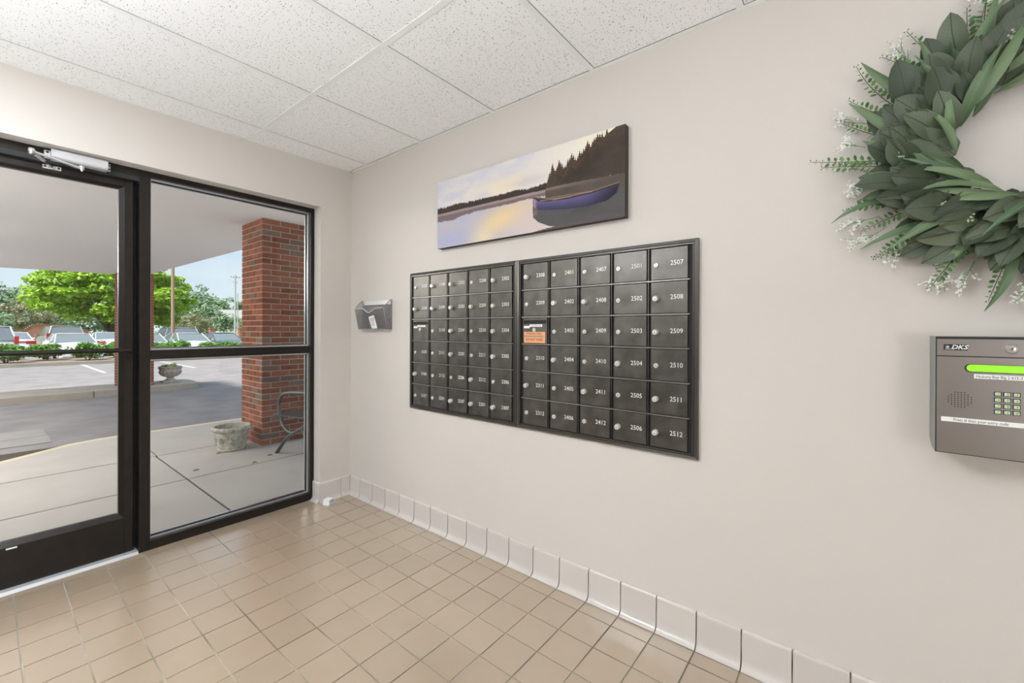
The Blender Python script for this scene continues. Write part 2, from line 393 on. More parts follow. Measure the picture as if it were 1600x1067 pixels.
o = rest.build('floor_tile_field', M['tile'], floor); o['kind'] = 'stuff'

# ---- cove base tiles
PROF = [(0, 0.140), (0.004, 0.1397), (0.008, 0.138), (0.0105, 0.134), (0.0115, 0.126), (0.0115, 0.034), (0.013, 0.022), (0.018, 0.011), (0.026, 0.004), (0.036, 0.0008), (0, 0.0008)]
br = struct('baseboard_right', MB().box(-0.0065, -0.0005, RY0, 0, 0, 0.136), M['bgrout'], 'glazed cove base tiles along the mailbox wall', 'baseboard')
joints = [-0.0115, -0.144] + [-0.144-PYY*k for k in range(1, 32)]
for j0, j1 in zip(joints[:-1], joints[1:]):
    if j1 < RY0: break
    ya, yb = j0-0.0024, j1+0.0024
    MB().prism([(-d, ya, z) for d, z in PROF], [(-d, yb, z) for d, z in PROF]).build('cove_tile', M['base'], br, smooth=35)
bf = struct('baseboard_front', MB().box(XJ-0.004, -0.001, -0.006, -0.0005, 0, 0.136), M['bgrout'], 'cove base tiles turning the corner beside the storefront', 'baseboard')
for xa, xb in ((-0.0125, -0.083), (-0.086, XJ-0.010)):
    MB().prism([(xa, -d, z) for d, z in PROF], [(xb, -d, z) for d, z in PROF]).build('cove_tile', M['base'], bf, smooth=35)
MB().prism([(XJ-d, -0.010, z) for d, z in PROF], [(XJ-d, FY-0.002, z) for d, z in PROF]).build('cove_tile', M['base'], bf, smooth=35)

# ---- ceiling: plenum, tees, tiles
ceil = struct('ceiling', MB().box(RX0, 0, RY0, 0, 2.475, 2.5), M['plenum'], 'suspended ceiling of white fissured tiles in a metal grid', 'ceiling')
TX = [0.0, -0.713, -1.932, RX0]
TY = [0.0, -0.226] + [-0.226-0.6096*k for k in range(1, 9)]
TW = 0.0125
for x in TX[1:3]:
    MB().box(x-TW, x+TW, RY0, 0, H-0.001, H+0.002).box(x-0.001, x+0.001, RY0, 0, H+0.002, H+0.03).build('main_tee', M['tee'], ceil)
for k, y in enumerate(TY[1:]):
    if y < RY0: continue
    for a, b_ in zip(TX[:-1], TX[1:]):
        MB().box(a-TW, b_+TW, y-TW, y+TW, H-0.0005, H+0.0015).box(a-TW, b_+TW, y-0.001, y+0.001, H+0.0015, H+0.03).build('cross_tee', M['tee'], ceil)
MB().box(-0.019, 0, RY0, 0, H-0.002, H+0.001).build('wall_angle', M['tee'], ceil)
MB().box(RX0, 0, -0.019, 0, H-0.002, H+0.001).build('wall_angle', M['tee'], ceil)
MB().box(RX0, RX0+0.019, RY0, 0, H-0.002, H+0.001).build('wall_angle', M['tee'], ceil)
TYE = [y for y in TY if y > RY0] + [RY0]
for a, b_ in zip(TX[:-1], TX[1:]):
    for j, (c, d) in enumerate(zip(TYE[:-1], TYE[1:])):
        if a == TX[2] and min(abs(c+0.226+0.6096), abs(c+0.226+0.6096*4)) < 0.01: continue      # the added fill lights sit here
        g1 = 0.0145 if j else 0.004                                           # slim dark gap on one side of each cross tee
        MB().box(a-0.012 if a else -0.0215, b_+0.004, c-g1-random.uniform(0, 0.0012), d+0.004, H+0.0024, H+0.018).build('ceiling_tile', M['ctile'], ceil)

# ---- added fill: unseen ceiling lights in the left-hand tile column
lx0, lx1 = RX0+0.021, TX[2]-0.014
for k, (row, lb_) in enumerate(((4, 'added square ceiling fill light behind the viewpoint'), (1, 'added square ceiling fill light nearer the door'))):
    ly1, ly0 = -0.226-0.6096*row, -0.226-0.6096*(row+1)
    lit = mat('fill_diffuser', (0.9, 0.9, 0.88), rough=0.5, emit=(0.89, 0.95, 1.0), estr=CEILING_FILL_POWER[k])
    cl = thing('added_ceiling_light', lb_, 'ceiling light', ((lx0+lx1)/2, (ly0+ly1)/2, H), 'added ceiling fill lights')
    MB().box(lx0, lx1, ly0+0.014, ly1-0.014, H+0.012, H+0.03).build('housing', M['tee'], cl)
    fr_ = MB()
    for a in ((lx0, lx1, ly0+0.014, ly0+0.036), (lx0, lx1, ly1-0.036, ly1-0.014), (lx0, lx0+0.022, ly0+0.036, ly1-0.036), (lx1-0.022, lx1, ly0+0.036, ly1-0.036)): fr_.box(*a, H+0.003, H+0.012)
    fr_.build('frame', M['tee'], cl)
    MB().box(lx0+0.022, lx1-0.022, ly0+0.036, ly1-0.036, H+0.005, H+0.010).build('diffuser', lit, cl)

# ---- added fill: opal globe lamp in the corner behind the viewpoint
M['opal'] = mat('fill_opal_globe', (0.9, 0.9, 0.88), rough=0.4, emit=(0.91, 0.955, 1.0), estr=GLOBE_FILL_POWER)
gp = Vector((-2.55, -4.75, 0.0))
gl_ = thing('added_globe_lamp', 'added fill lamp with a large lit opal globe in the rear corner', 'floor lamp', gp)
MB().lathe([(0.16, 0.0), (0.16, 0.012), (0.15, 0.02), (0.02, 0.03), (0.014, 0.05)], gp, 28).build('base', M['bronze'], gl_, smooth=40)
MB().lathe([(0.012, 0.045), (0.012, 0.70), (0.05, 0.72), (0.06, 0.75)], gp, 14).build('pole', M['bronze'], gl_, smooth=40)
MB().lathe([(0.22*math.sin(math.pi*k/16), 0.95-0.22*math.cos(math.pi*k/16)) for k in range(1, 16)], gp, 32).build('globe', M['opal'], gl_, smooth='all')

# ---- uplighters added out of view to light the room off its ceiling
for k, (tp, lb_) in enumerate(((Vector((-2.55, -2.95, 0.0)), 'added tall uplighter with a metal bowl behind the viewpoint'), (Vector((-2.62, -1.35, 0.0)), 'added tall uplighter with a metal bowl in the corner left of the door'))):
    lit = mat('fill_bowl', (0.9, 0.9, 0.88), rough=0.5, emit=(0.88, 0.945, 1.0), estr=UPLIGHT_FILL_POWER[k])
    tl = thing('added_uplighter', lb_, 'floor lamp', tp, 'added uplighters')
    MB().lathe([(0.15, 0.0), (0.15, 0.012), (0.14, 0.02), (0.02, 0.03), (0.014, 0.05)], tp, 28).build('base', M['bronze'], tl, smooth=40)
    MB().lathe([(0.011, 0.045), (0.011, 1.21), (0.03, 1.23)], tp, 14).build('pole', M['bronze'], tl, smooth=40)
    MB().lathe([(0.03, 1.22), (0.09, 1.235), (0.16, 1.275), (0.20, 1.33), (0.193, 1.33), (0.155, 1.285), (0.10, 1.26), (0.02, 1.255)], tp, 32).build('bowl', M['bronze'], tl, smooth=50)
    MB().lathe([(0.18, 1.322), (0.01, 1.326)], tp, 28).build('fill_disc', lit, tl)

# ================================================================ STOREFRONT
YB = FY+0.10; YG = FY+0.052
w1 = thing('window_1', 'tall dark framed sidelight of two clear glass panes', 'window', (-0.72, FY, 0), kind='structure')
XM0, XM1 = -1.221, -1.172            # mullion
def bar(name, *a, parent=w1, mt='bronze', bevel=0.0012): return MB().box(*a).build(name, M[mt], parent, bevel=bevel)
bar('jamb', XJ-0.027, XJ, FY, YB, 0.0, ZT)
bar('mullion', XM0, XM1, FY, YB, 0.0, ZT)
bar('frame_head', XM1, XJ-0.027, FY, YB, 2.097, ZT)
bar('sill', XM1, XJ-0.027, FY, YB, 0.0, 0.052)
bar('crossbar', XM1, XJ-0.027, FY+0.002, YB, 1.073, 1.124)
for z0, z1 in ((0.052, 1.073), (1.124, 2.097)):
    xa, xb = XM1, XJ-0.027
    MB().box(xa+0.008, xb-0.008, YG-0.003, YG+0.003, z0+0.008, z1-0.008).build('pane', M['glass'], w1)
    for yy, mt, w in ((YG-0.026, 'stop', 0.010), (YG-0.009, 'gasket', 0.013), (YG+0.006, 'stop', 0.014)):  # silvery beads stand in for daylight reflected in the frame returns
        f = MB(); d = 0.010 if mt == 'gasket' else 0.012
        f.box(xa, xa+w*0.6, yy, yy+d, z0, z1).box(xb-w, xb, yy, yy+d, z0, z1).box(xa+w*0.6, xb-w, yy, yy+d, z0, z0+w).box(xa+w*0.6, xb-w, yy, yy+d, z1-w, z1)
        f.build('gasket' if mt == 'gasket' else 'glazing_bead', M[mt], w1)

t1 = struct('trim_1', MB().box(XL, XM0, FY, YB, 2.088, ZT).box(XL, XL+0.045, FY, YB, 0, 2.088), M['bronze'], 'dark bronze metal frame around the glass door', 'door frame')
MB().box(XL+0.045, XM0, FY+0.002, YB, 2.060, 2.088).build('door_stop', M['gasket'], t1)
MB().box(XM0-0.040, XM0, FY+0.084, YB, 0.012, 2.088).box(XL+0.045, XL+0.085, FY+0.084, YB, 0.012, 2.088).build('door_stop', M['gasket'], t1)
struct('trim_2', MB().prism([(XL+0.045, FY-0.012, 0.0005), (XL+0.045, FY+0.004, 0.012), (XL+0.045, YB+0.03, 0.012), (XL+0.045, YB+0.05, 0.0005)],
                            [(XM0-0.002, FY-0.012, 0.0005), (XM0-0.002, FY+0.004, 0.012), (XM0-0.002, YB+0.03, 0.012), (XM0-0.002, YB+0.05, 0.0005)]), M['silver'], 'worn aluminium threshold under the glass door', 'threshold')

DY = FY+0.036; DB = DY+0.044
d1 = thing('door_1', 'dark framed glass entrance door with a slim push bar', 'door', (-1.7, DY, 0.015), kind='structure')
XD1, XD0 = -1.240, -2.185
bar('stile', XD1-0.036, XD1, DY, DB, 0.018, 2.068, parent=d1)
bar('stile', XD0, XD0+0.036, DY, DB, 0.018, 2.068, parent=d1)
bar('top_rail', XD0+0.036, XD1-0.036, DY, DB, 2.024, 2.068, parent=d1)
bar('bottom_rail', XD0+0.036, XD1-0.036, DY, DB, 0.018, 0.208, parent=d1)
gx0, gx1, gz0, gz1 = XD0+0.036, XD1-0.036, 0.208, 2.024
s = 0.022
def slope(P): return MB().prism(P[0], P[1]).build('glazing_bead', M['bronze'], d1)
slope(([(gx0, DY+0.002, gz0), (gx0, DY+0.018, gz0+s), (gx0, DB, gz0+s), (gx0, DB, gz0)], [(gx1, DY+0.002, gz0), (gx1, DY+0.018, gz0+s), (gx1, DB, gz0+s), (gx1, DB, gz0)]))
slope(([(gx0, DY+0.002, gz1), (gx0, DY+0.018, gz1-s*0.6), (gx0, DB, gz1-s*0.6), (gx0, DB, gz1)], [(gx1, DY+0.002, gz1), (gx1, DY+0.018, gz1-s*0.6), (gx1, DB, gz1-s*0.6), (gx1, DB, gz1)]))
slope(([(gx1, DY+0.002, gz0), (gx1-s, DY+0.018, gz0), (gx1-s, DB, gz0), (gx1, DB, gz0)], [(gx1, DY+0.002, gz1), (gx1-s, DY+0.018, gz1), (gx1-s, DB, gz1), (gx1, DB, gz1)]))
slope(([(gx0, DY+0.002, gz0), (gx0+s, DY+0.018, gz0), (gx0+s, DB, gz0), (gx0, DB, gz0)], [(gx0, DY+0.002, gz1), (gx0+s, DY+0.018, gz1), (gx0+s, DB, gz1), (gx0, DB, gz1)]))
MB().box(gx0+s-0.004, gx1-s+0.004, DY+0.022, DY+0.028, gz0+s-0.004, gz1-s*0.6+0.004).build('pane', M['glass'], d1)
pb = MB().tube([(XD0+0.02, DY-0.034, 1.128), (XD1-0.012, DY-0.034, 1.128)], 0.0115, 10).build('push_bar', M['bronze'], d1, smooth=40)
for x in (XD0+0.022, XD1-0.020): MB().box(x-0.009, x+0.009, DY-0.036, DY+0.002, 1.119, 1.137).build('bracket', M['bronze'], pb, bevel=0.002)
MB().box(-1.695, -1.660, DY-0.0008, DY+0.001, 0.196, 0.203).build('maker_label', M['white'], d1)
MB().box(XD0+0.01, XD1-0.006, DY+0.004, DY+0.02, 0.012, 0.019).build('door_sweep', M['gasket'], d1)

# ---- door closer on the frame head
dc = thing('door_closer', 'silver overhead closer with folding arm above the glass door', 'door closer', (-1.455, FY, 2.10))
bz0, bz1 = 2.070, 2.122
body = MB().prism([(-1.556, FY-0.001, bz0), (-1.556, FY-0.044, bz0+0.002), (-1.556, FY-0.052, bz0+0.010), (-1.556, FY-0.052, bz1-0.010), (-1.556, FY-0.044, bz1), (-1.556, FY-0.001, bz1)],
                  [(-1.354, FY-0.001, bz0), (-1.354, FY-0.044, bz0+0.002), (-1.354, FY-0.052, bz0+0.010), (-1.354, FY-0.052, bz1-0.010), (-1.354, FY-0.044, bz1), (-1.354, FY-0.001, bz1)])
bo = body.build('body', M['silver'], dc, bevel=0.001)
for z in (bz0+0.014, bz0+0.024, bz0+0.034, bz0+0.042): MB().box(-1.555, -1.355, FY-0.0535, FY-0.0515, z, z+0.002).build('ridge', M['stop'], bo)
for x0, x1 in ((-1.578, -1.556), (-1.354, -1.340)):
    e_ = MB().box(x0, x1, FY-0.012, FY-0.0005, bz0+0.006, bz1-0.006).build('mounting_ear', M['silver'], dc, bevel=0.002)
    for z in (bz0+0.016, bz1-0.016): MB().lathe([(0.005, 0), (0.005, 0.003)], ((x0+x1)/2, FY-0.0145, z), 10, 'y').build('screw', M['gasket'], e_)
pv = Vector((-1.449, FY-0.030, bz0-0.006))
MB().lathe([(0.013, 0.006), (0.015, 0.0), (0.012, -0.006), (0.012, -0.014), (0.006, -0.016), (0.006, -0.022)], pv, 14).build('spindle', M['chrome'], dc, smooth=40)
el_ = Vector((-1.622, FY-0.090, 2.070))
def flat_arm(p, q, w, t_):
    d = (q-p).normalized(); sd = d.cross(Vector((0,0,1))).normalized()*w; up = Vector((0,0,t_))
    return MB().hexa([p-sd, q-sd*0.8, q+sd*0.8, p+sd, p-sd+up, q-sd*0.8+up, q+sd*0.8+up, p+sd+up])
flat_arm(pv+Vector((0,0,-0.013)), el_, 0.010, 0.006).build('main_arm', M['silver'], dc)
MB().lathe([(0.011, -0.012), (0.013, -0.008), (0.013, 0.012), (0.010, 0.016)], el_, 12).build('elbow', M['chrome'], dc, smooth=40)
sh = Vector((-1.545, DY-0.012, 2.046))
MB().tube([el_, el_.lerp(sh, 0.55)], 0.0075, 10).build('forearm', M['silver'], dc, smooth=40)
MB().tube([el_.lerp(sh, 0.55), sh], 0.005, 8).build('adjusting_rod', M['chrome'], dc, smooth=40)
so = MB().box(-1.582, -1.515, DY-0.006, DY-0.0002, 2.036, 2.058).box(-1.552, -1.538, DY-0.018, DY-0.006, 2.040, 2.052).build('shoe', M['chrome'], dc, bevel=0.002)
for x in (-1.572, -1.525): MB().lathe([(0.005, 0), (0.005, 0.002)], (x, DY-0.0075, 2.047), 10, 'y').build('screw', M['gasket'], so)
# ================================================================ MAILBOXES
KEY, KNOB, SLOT = 'k', 'o', 's'
A_NUM = [['2103','2104',None,'2105','2106','2107'], ['2108','2109','2110','2111','2112','2201'], ['2202','2203','2204','2205','2206','2207'],
         ['2208','2209','2210','2211','2212','2301'], ['2302','2303','2304','2305','2306','2307']]
A_LOCK = ['koskok', 'ookkkk', 'oooo' 'ko', 'kokkoo', 'ooooko']
B_NUM = [['2308','2309',None,'2310','2311','2312'], ['2401','2402','2403','2404','2405','2406'], ['2407','2408','2409','2410','2411','2412'],
         ['2501','2502','2503','2504','2505','2506'], ['2507','2508','2509','2510','2511','2512']]
B_LOCK = ['okskok', 'kokokk', 'kokkok', 'kkkoko', 'kookoo']
DX = -0.013                                   # face of the little doors
def lock_mesh(kind):
    b_ = MB()
    if kind == KNOB: b_.lathe([(0.0125, 0.0), (0.0125, -0.012), (0.0115, -0.016), (0.0095, -0.0185), (0.004, -0.0185)], (0,0,0), 18, 'x')
    else: b_.lathe([(0.0102, 0.0), (0.0102, -0.004), (0.0088, -0.0065), (0.004, -0.0065)], (0,0,0), 18, 'x')
    me = b_.mesh('lock', smooth=35); me.materials.append(M['lock']); return me
def slot_mesh(x):
    me = MB().box(x, x-0.0006, -0.0011, 0.0011, -0.0048, 0.002).mesh('keyway'); me.materials.append(M['ink']); return me
LM = {k: lock_mesh(k) for k in (KEY, KNOB)}; SM = {KEY: slot_mesh(-0.0063), KNOB: slot_mesh(-0.0183)}
# a lock is one mesh with two materials so that its keyway moves with it
for k in (KEY, KNOB):
    b_ = bmesh.new(); b_.from_mesh(LM[k]); n0 = len(b_.faces); b_.from_mesh(SM[k]); b_.faces.ensure_lookup_table()
    for f in b_.faces[n0:]: f.material_index = 1
    b_.to_mesh(LM[k]); b_.free(); LM[k].materials.append(M['ink'])
DM = {}
def unit(name, label, y0, y1, cy0, cy1, NUM, LOCK, warn):
    z0, z1 = 0.738, 1.610; rz0, rz1 = 0.757, 1.590
    u = thing(name, label, 'mailbox unit', (-0.001, (y0+y1)/2, z0), 'wall mailbox units')
    MB().box(-0.003, -0.0005, y0-0.004, y1+0.004, z0+0.004, z1-0.004).build('back_panel', M['mailgap'], u)
    # mitred trim with a stepped profile
    prof = [(0.0, 0.0), (0.0, 0.014), (0.012, 0.017), (0.014, 0.013), (0.017, 0.013), (0.018, 0.016), (0.0215, 0.016), (0.0215, 0.0)]
    C_ = [(y0, z0), (y1, z0), (y1, z1), (y0, z1)]                 # y0 is the left (larger Y)
    sgn = [(-1, 1), (1, 1), (1, -1), (-1, -1)]
    for k in range(4):
        (ya, za), (yb, zb) = C_[k], C_[(k+1) % 4]; (sa, ta), (sb, tb) = sgn[k], sgn[(k+1) % 4]
        MB().prism([(-h-0.0005, ya+sa*w, za+ta*w) for w, h in prof], [(-h-0.0005, yb+sb*w, zb+tb*w) for w, h in prof]).build('trim_bar', M['maild'], u)
    pw = (cy1-cy0)/5; ph = (rz1-rz0)/6
    for r in range(1, 6):
        z = rz1-ph*r; MB().box(-0.003, -0.0155, cy0, cy1, z-0.0024, z+0.0024).build('shelf_rail', M['rail'], u)
    for c in range(1, 5):
        y = cy0+pw*c; MB().box(-0.003, -0.0125, y-0.0015, y+0.0015, rz0, rz1).build('divider', M['mail'], u)
    for c in range(5):
        for r in range(6):
            ya = cy0+pw*c; yc = ya+pw/2; zc = rz1-ph*(r+0.5); dw = abs(pw)-0.0185; dh = ph-0.0095
            k = (round(dw, 4), round(dh, 4))
            lk = LOCK[c][r]
            if lk == SLOT: continue
            if k not in DM:
                me = MB().box(-0.004, DX, -dw/2, dw/2, -dh/2, dh/2).mesh('mailbox_door', bevel=0.0012); me.materials.append(M['mail']); DM[k] = me
            d = inst('mailbox_door', DM[k], (0, yc-0.0015, zc), u)
            inst('lock', LM[lk], (DX, yc+dw*0.335, zc-0.004), d, rot=(random.uniform(-0.3, 0.3), 0, 0))
            if NUM[c][r]: letter(NUM[c][r], 0.0275, (DX-0.0002, yc-dw*0.22, zc+0.001), M['paint_white'], d, name='number', extr=0.0002, stretch=(0.95, 1, 1))
    # the outgoing mail door with its slot
    yc = cy0+pw/2; zc = rz1-ph*2.5; dw = abs(pw)-0.0185; dh = ph-0.0095; zs = zc+dh*0.335
    d = MB().box(-0.004, DX, yc-dw/2, yc+dw/2, zc-dh/2, zs-0.0085).box(-0.004, DX, yc-dw/2, yc+dw/2, zs+0.0085, zc+dh/2)\
            .box(-0.004, DX, yc-dw/2, yc-dw/2+0.006, zs-0.0085, zs+0.0085).box(-0.004, DX, yc+dw/2-0.006, yc+dw/2, zs-0.0085, zs+0.0085).build('outgoing_mail_door', M['mail'], u)
    MB().box(-0.0035, -0.006, yc-dw/2+0.006, yc+dw/2-0.006, zs-0.0085, zs+0.0085).build('letter_slot', M['mailgap'], d)
    MB().box(DX, DX-0.0006, yc-dw*0.30, yc+dw*0.22, zs-0.0235, zs-0.0115).build('paper_label', M['white'], d)
    letter('OUTGOING MAIL', 0.0078, (DX-0.0007, yc-dw*0.04, zs-0.0175), M['ink'], d, name='label_lettering', extr=0.0001)
    MB().box(DX, DX-0.0005, yc+dw*0.22, yc+dw*0.47, zs-0.031, zs-0.019).build('paper_label', M['white'], d)
    inst('lock', LM[KEY], (DX, yc+dw*0.02, zc+0.004), d)
    if warn:
        M['orange'] = mat('orange_card', (0.80, 0.36, 0.16), rough=0.7)
        w = MB().box(DX, DX-0.0007, yc-dw*0.42, yc+dw*0.46, zc-dh*0.48, zc-0.006).build('warning_card', M['orange'], d); w['label'] = 'orange warning card taped under the letter slot'
        letter('WARNING CARD', 0.0150, (DX-0.0008, yc+dw*0.04, zc-0.0155), M['ink'], d, name='card_lettering', extr=0.0001, stretch=(0.80, 1, 1))
        MB().box(DX-0.0007, DX-0.0010, yc-dw*0.34, yc+dw*0.44, zc-0.032, zc-0.0245).build('card_stripe', M['steel'], d)
        letter('DO NOT YANK', 0.0185, (DX-0.0008, yc+dw*0.03, zc-0.046), M['ink'], d, name='card_lettering', extr=0.0001, stretch=(0.80, 1, 1))
    return u
unit('mailbox_unit', 'dark metal bank of thirty mailboxes nearer the glass storefront', -0.732, -1.6205, -0.757, -1.592, A_NUM, A_LOCK, False)
unit('mailbox_unit', 'dark metal bank of mailboxes with an orange warning card', -1.6225, -2.522, -1.652, -2.489, B_NUM, B_LOCK, True)

# ================================================================ CANVAS PRINT
def lerp_poly(pts, x):
    p = np.array(pts); return np.interp(x, p[:, 0], p[:, 1])
def paint(nu, nv):
    rng = np.random.default_rng(3)
    U, V = np.meshgrid((np.arange(nu)+0.5)/nu, (np.arange(nv)+0.5)/nv); asp = 3.0
    def vnoise(fx, fy, seed):
        r = np.random.default_rng(seed); g = r.random((fy+2, fx+2)); x = U*fx; y = V*fy; i = x.astype(int); j = y.astype(int); a = x-i; b_ = y-j
        a = a*a*(3-2*a); b_ = b_*b_*(3-2*b_)
        return (g[j, i]*(1-a)+g[j, i+1]*a)*(1-b_)+(g[j+1, i]*(1-a)+g[j+1, i+1]*a)*b_
    fb = lambda s_: vnoise(6, 5, s_)*0.5+vnoise(13, 11, s_+1)*0.3+vnoise(29, 23, s_+2)*0.2
    C = np.zeros((nv, nu, 3))
    def mix(mask, col): 
        mk = np.clip(mask, 0, 1)[..., None]; C[:] = C*(1-mk)+np.array(col)*mk
    sm = lambda a, b_, x: np.clip((x-a)/(b_-a), 0, 1)**2*(3-2*np.clip((x-a)/(b_-a), 0, 1))
    # sky (sRGB values, converted at the end)
    C[:] = (0.86, 0.84, 0.86)
    mix(sm(0.2, 1.0, V)*0.5*sm(0.0, 0.5, 1-U), (0.79, 0.79, 0.87))
    mix(sm(0.30, 0.75, fb(5)+0.15*np.exp(-((U-0.42)/0.25)**2))*0.7, (0.91, 0.88, 0.84))
    mix(np.exp(-((U-0.43)/0.17)**2-((V-0.68)/0.14)**2)*0.6, (0.93, 0.86, 0.72))
    mix(np.exp(-((U-0.58)/0.10)**2-((V-0.66)/0.06)**2)*0.35, (0.72, 0.66, 0.74))
    mix(sm(0.55, 0.9, U)*sm(0.5, 0.95, V)*0.8, (0.97, 0.94, 0.84))
    mix(sm(0.55, 0.8, fb(9))*0.3*(U < 0.6), (0.76, 0.75, 0.84))
    # water
    wat = V < 0.512
    mix(wat*1.0, (0.73, 0.72, 0.77)); 
    mix(wat*sm(0.30, 0.62, U)*0.7, (0.86, 0.78, 0.74))
    gold = np.exp(-(((U-0.40-0.35*(V-0.22))/0.13)**2)-((V-0.24)/0.20)**2)
    mix(wat*gold*sm(0.25, 0.6, fb(15)+0.2)*1.0, (0.91, 0.80, 0.62))
    mix(wat*np.exp(-((U-0.30)/0.07)**2-((V-0.07)/0.12)**2)*0.9, (0.96, 0.87, 0.66))
    mix(wat*np.exp(-((U-0.12)/0.2)**2-((V-0.10)/0.14)**2)*0.6, (0.66, 0.68, 0.82))
    mix(wat*np.exp(-((U-0.08)/0.08)**2-((V-0.28)/0.03)**2)*0.4, (0.80, 0.68, 0.62))
    # far tree line, mist, reflection
    jag = (rng.random(nu)*0.020+np.repeat(rng.random(nu//4+1), 4)[:nu]*0.016)[None, :]
    top = lerp_poly([(0, 0.585), (0.08, 0.58), (0.164, 0.592), (0.217, 0.57), (0.30, 0.572), (0.46, 0.563), (0.515, 0.570), (0.56, 0.548), (0.66, 0.563), (1, 0.57)], U)+jag
    sho = lerp_poly([(0, 0.516), (0.217, 0.514), (0.383, 0.509), (0.668, 0.501), (1, 0.48)], U)
    rb = lerp_poly([(0, 0.415), (0.109, 0.400), (0.164, 0.428), (0.27, 0.448), (0.383, 0.440), (0.532, 0.445), (0.668, 0.437), (1, 0.43)], U)-jag*0.8
    mix((V < sho+0.002)*(V > rb)*1.0, (0.47, 0.41, 0.42))
    mix((V < sho+0.004)*(V > sho-0.035)*0.75, (0.66, 0.57, 0.56))
    mix((V > sho)*(V < top), (0.25, 0.21, 0.20))
    # right-hand forest: conifers
    ft = [(0.660, 0.56), (0.674, 0.66), (0.690, 0.74), (0.703, 0.67), (0.722, 0.76), (0.737, 0.71), (0.749, 0.69), (0.761, 0.76), (0.779, 0.81), (0.797, 0.745), (0.815, 0.82), (0.832, 0.83), (0.849, 0.90), (0.863, 0.82), (0.877, 0.92), (0.891, 0.965), (0.91, 0.96), (0.929, 1.0), (0.945, 1.02), (1, 1.1)]
    forest = V < lerp_poly(ft, U)-0.05
    for (cx, hy) in [(0.668, 0.63), (0.676, 0.70), (0.690, 0.80), (0.697, 0.74), (0.712, 0.75), (0.729, 0.79), (0.744, 0.72), (0.770, 0.81), (0.788, 0.83), (0.806, 0.80), (0.823, 0.84), (0.841, 0.90), (0.856, 0.92), (0.870, 0.93), (0.884, 0.96), (0.900, 0.99), (0.704, 0.72), (0.722, 0.825), (0.737, 0.76), (0.750, 0.74), (0.762, 0.80), (0.779, 0.86), (0.797, 0.79), (0.815, 0.865), (0.832, 0.875), (0.849, 0.95), (0.863, 0.87), (0.877, 0.955), (0.891, 0.995), (0.910, 0.99), (0.929, 1.02)]:
        tw = (hy-V)*0.085*(0.65+0.5*np.abs(np.sin(V*120+cx*90)))
        forest |= (np.abs(U-cx) < np.clip(tw, 0, 0.016)) & (V < hy)
    forest &= (U > 0.66) & (V > lerp_poly([(0.66, 0.508), (0.731, 0.515), (0.85, 0.499), (1, 0.47)], U))
    fx = fb(21)
    fc = np.stack([0.21+0.13*fx, 0.185+0.11*fx, 0.165+0.09*fx], -1)
    C[forest] = fc[forest]
    edge = forest & (V > lerp_poly(ft, U)-0.11) & (rng.random((nv, nu)) < 0.30)
    C[edge] = C[edge]*0.6+np.array((0.62, 0.36, 0.20))*0.4
    # dark water and bank under the forest
    bank = (U > 0.655) & (V < lerp_poly([(0.655, 0.508), (0.731, 0.512), (0.85, 0.496), (1, 0.47)], U))
    mist = np.exp(-((V-lerp_poly([(0.655, 0.50), (0.85, 0.48), (1, 0.45)], U))/0.022)**2)
    dk = np.stack([0.29+0.10*fx, 0.26+0.09*fx, 0.24+0.08*fx], -1)
    drk = bank & (V > lerp_poly([(0.655, 0.36), (0.70, 0.30), (1, 0.25)], U)); C[drk] = dk[drk]
    mix(bank*mist*sm(1.0, 0.68, U)*0.6, (0.60, 0.50, 0.44))
    refl = (V < lerp_poly([(0.592, 0.33), (0.7, 0.30), (1, 0.3)], U)) & (V > lerp_poly([(0.592, 0.30), (0.595, 0.184), (0.622, 0.113), (0.678, 0.039), (0.732, 0.019), (0.906, 0.0), (1, 0.0)], U)) & (U > 0.592)
    dk2 = np.stack([0.30+0.06*fx, 0.29+0.06*fx, 0.30+0.05*fx], -1); C[refl] = dk2[refl]
    mix(refl*np.exp(-((U-0.605)/0.012)**2-((V-0.24)/0.05)**2)*0.6, (0.55, 0.48, 0.48))
    shore = (V < lerp_poly([(0.45, -0.02), (0.589, 0.0), (0.668, 0.022), (0.762, 0.036), (0.85, 0.043), (0.9, 0.08), (1, 0.05)], U)) & (U > 0.5)
    C[shore] = np.array((0.36, 0.33, 0.34))
    # canoe
    gf = lerp_poly([(0.592, 0.445), (0.668, 0.385), (0.762, 0.372), (0.867, 0.352), (0.979, 0.385)], U)
    gn = lerp_poly([(0.592, 0.440), (0.622, 0.379), (0.668, 0.352), (0.762, 0.331), (0.867, 0.335), (0.979, 0.375)], U)
    hb = lerp_poly([(0.592, 0.40), (0.594, 0.327), (0.609, 0.283), (0.642, 0.256), (0.732, 0.215), (0.85, 0.190), (0.932, 0.215), (0.969, 0.277), (0.979, 0.37)], U)
    inx = (U > 0.592) & (U < 0.979)
    ins = inx & (V < gf) & (V > gn); C[ins] = (0.30, 0.25, 0.23)
    hull = inx & (V < gn) & (V > hb)
    tt = np.clip((gn-V)/np.maximum(gn-hb, 1e-3), 0, 1)[..., None]
    hc = np.array((0.40, 0.38, 0.55))*(1-tt)+np.array((0.24, 0.23, 0.33))*tt; hc = hc*(1-0.45*sm(0.82, 0.98, U))[..., None]
    C[hull] = hc[hull]
    mix(hull*np.exp(-((U-0.602)/0.010)**2)*0.7, (0.72, 0.64, 0.60))
    mix(inx*np.exp(-((V-gn)/0.006)**2)*0.9, (0.20, 0.17, 0.18)); mix(inx*np.exp(-((V-gf)/0.005)**2)*0.9, (0.62, 0.52, 0.45))
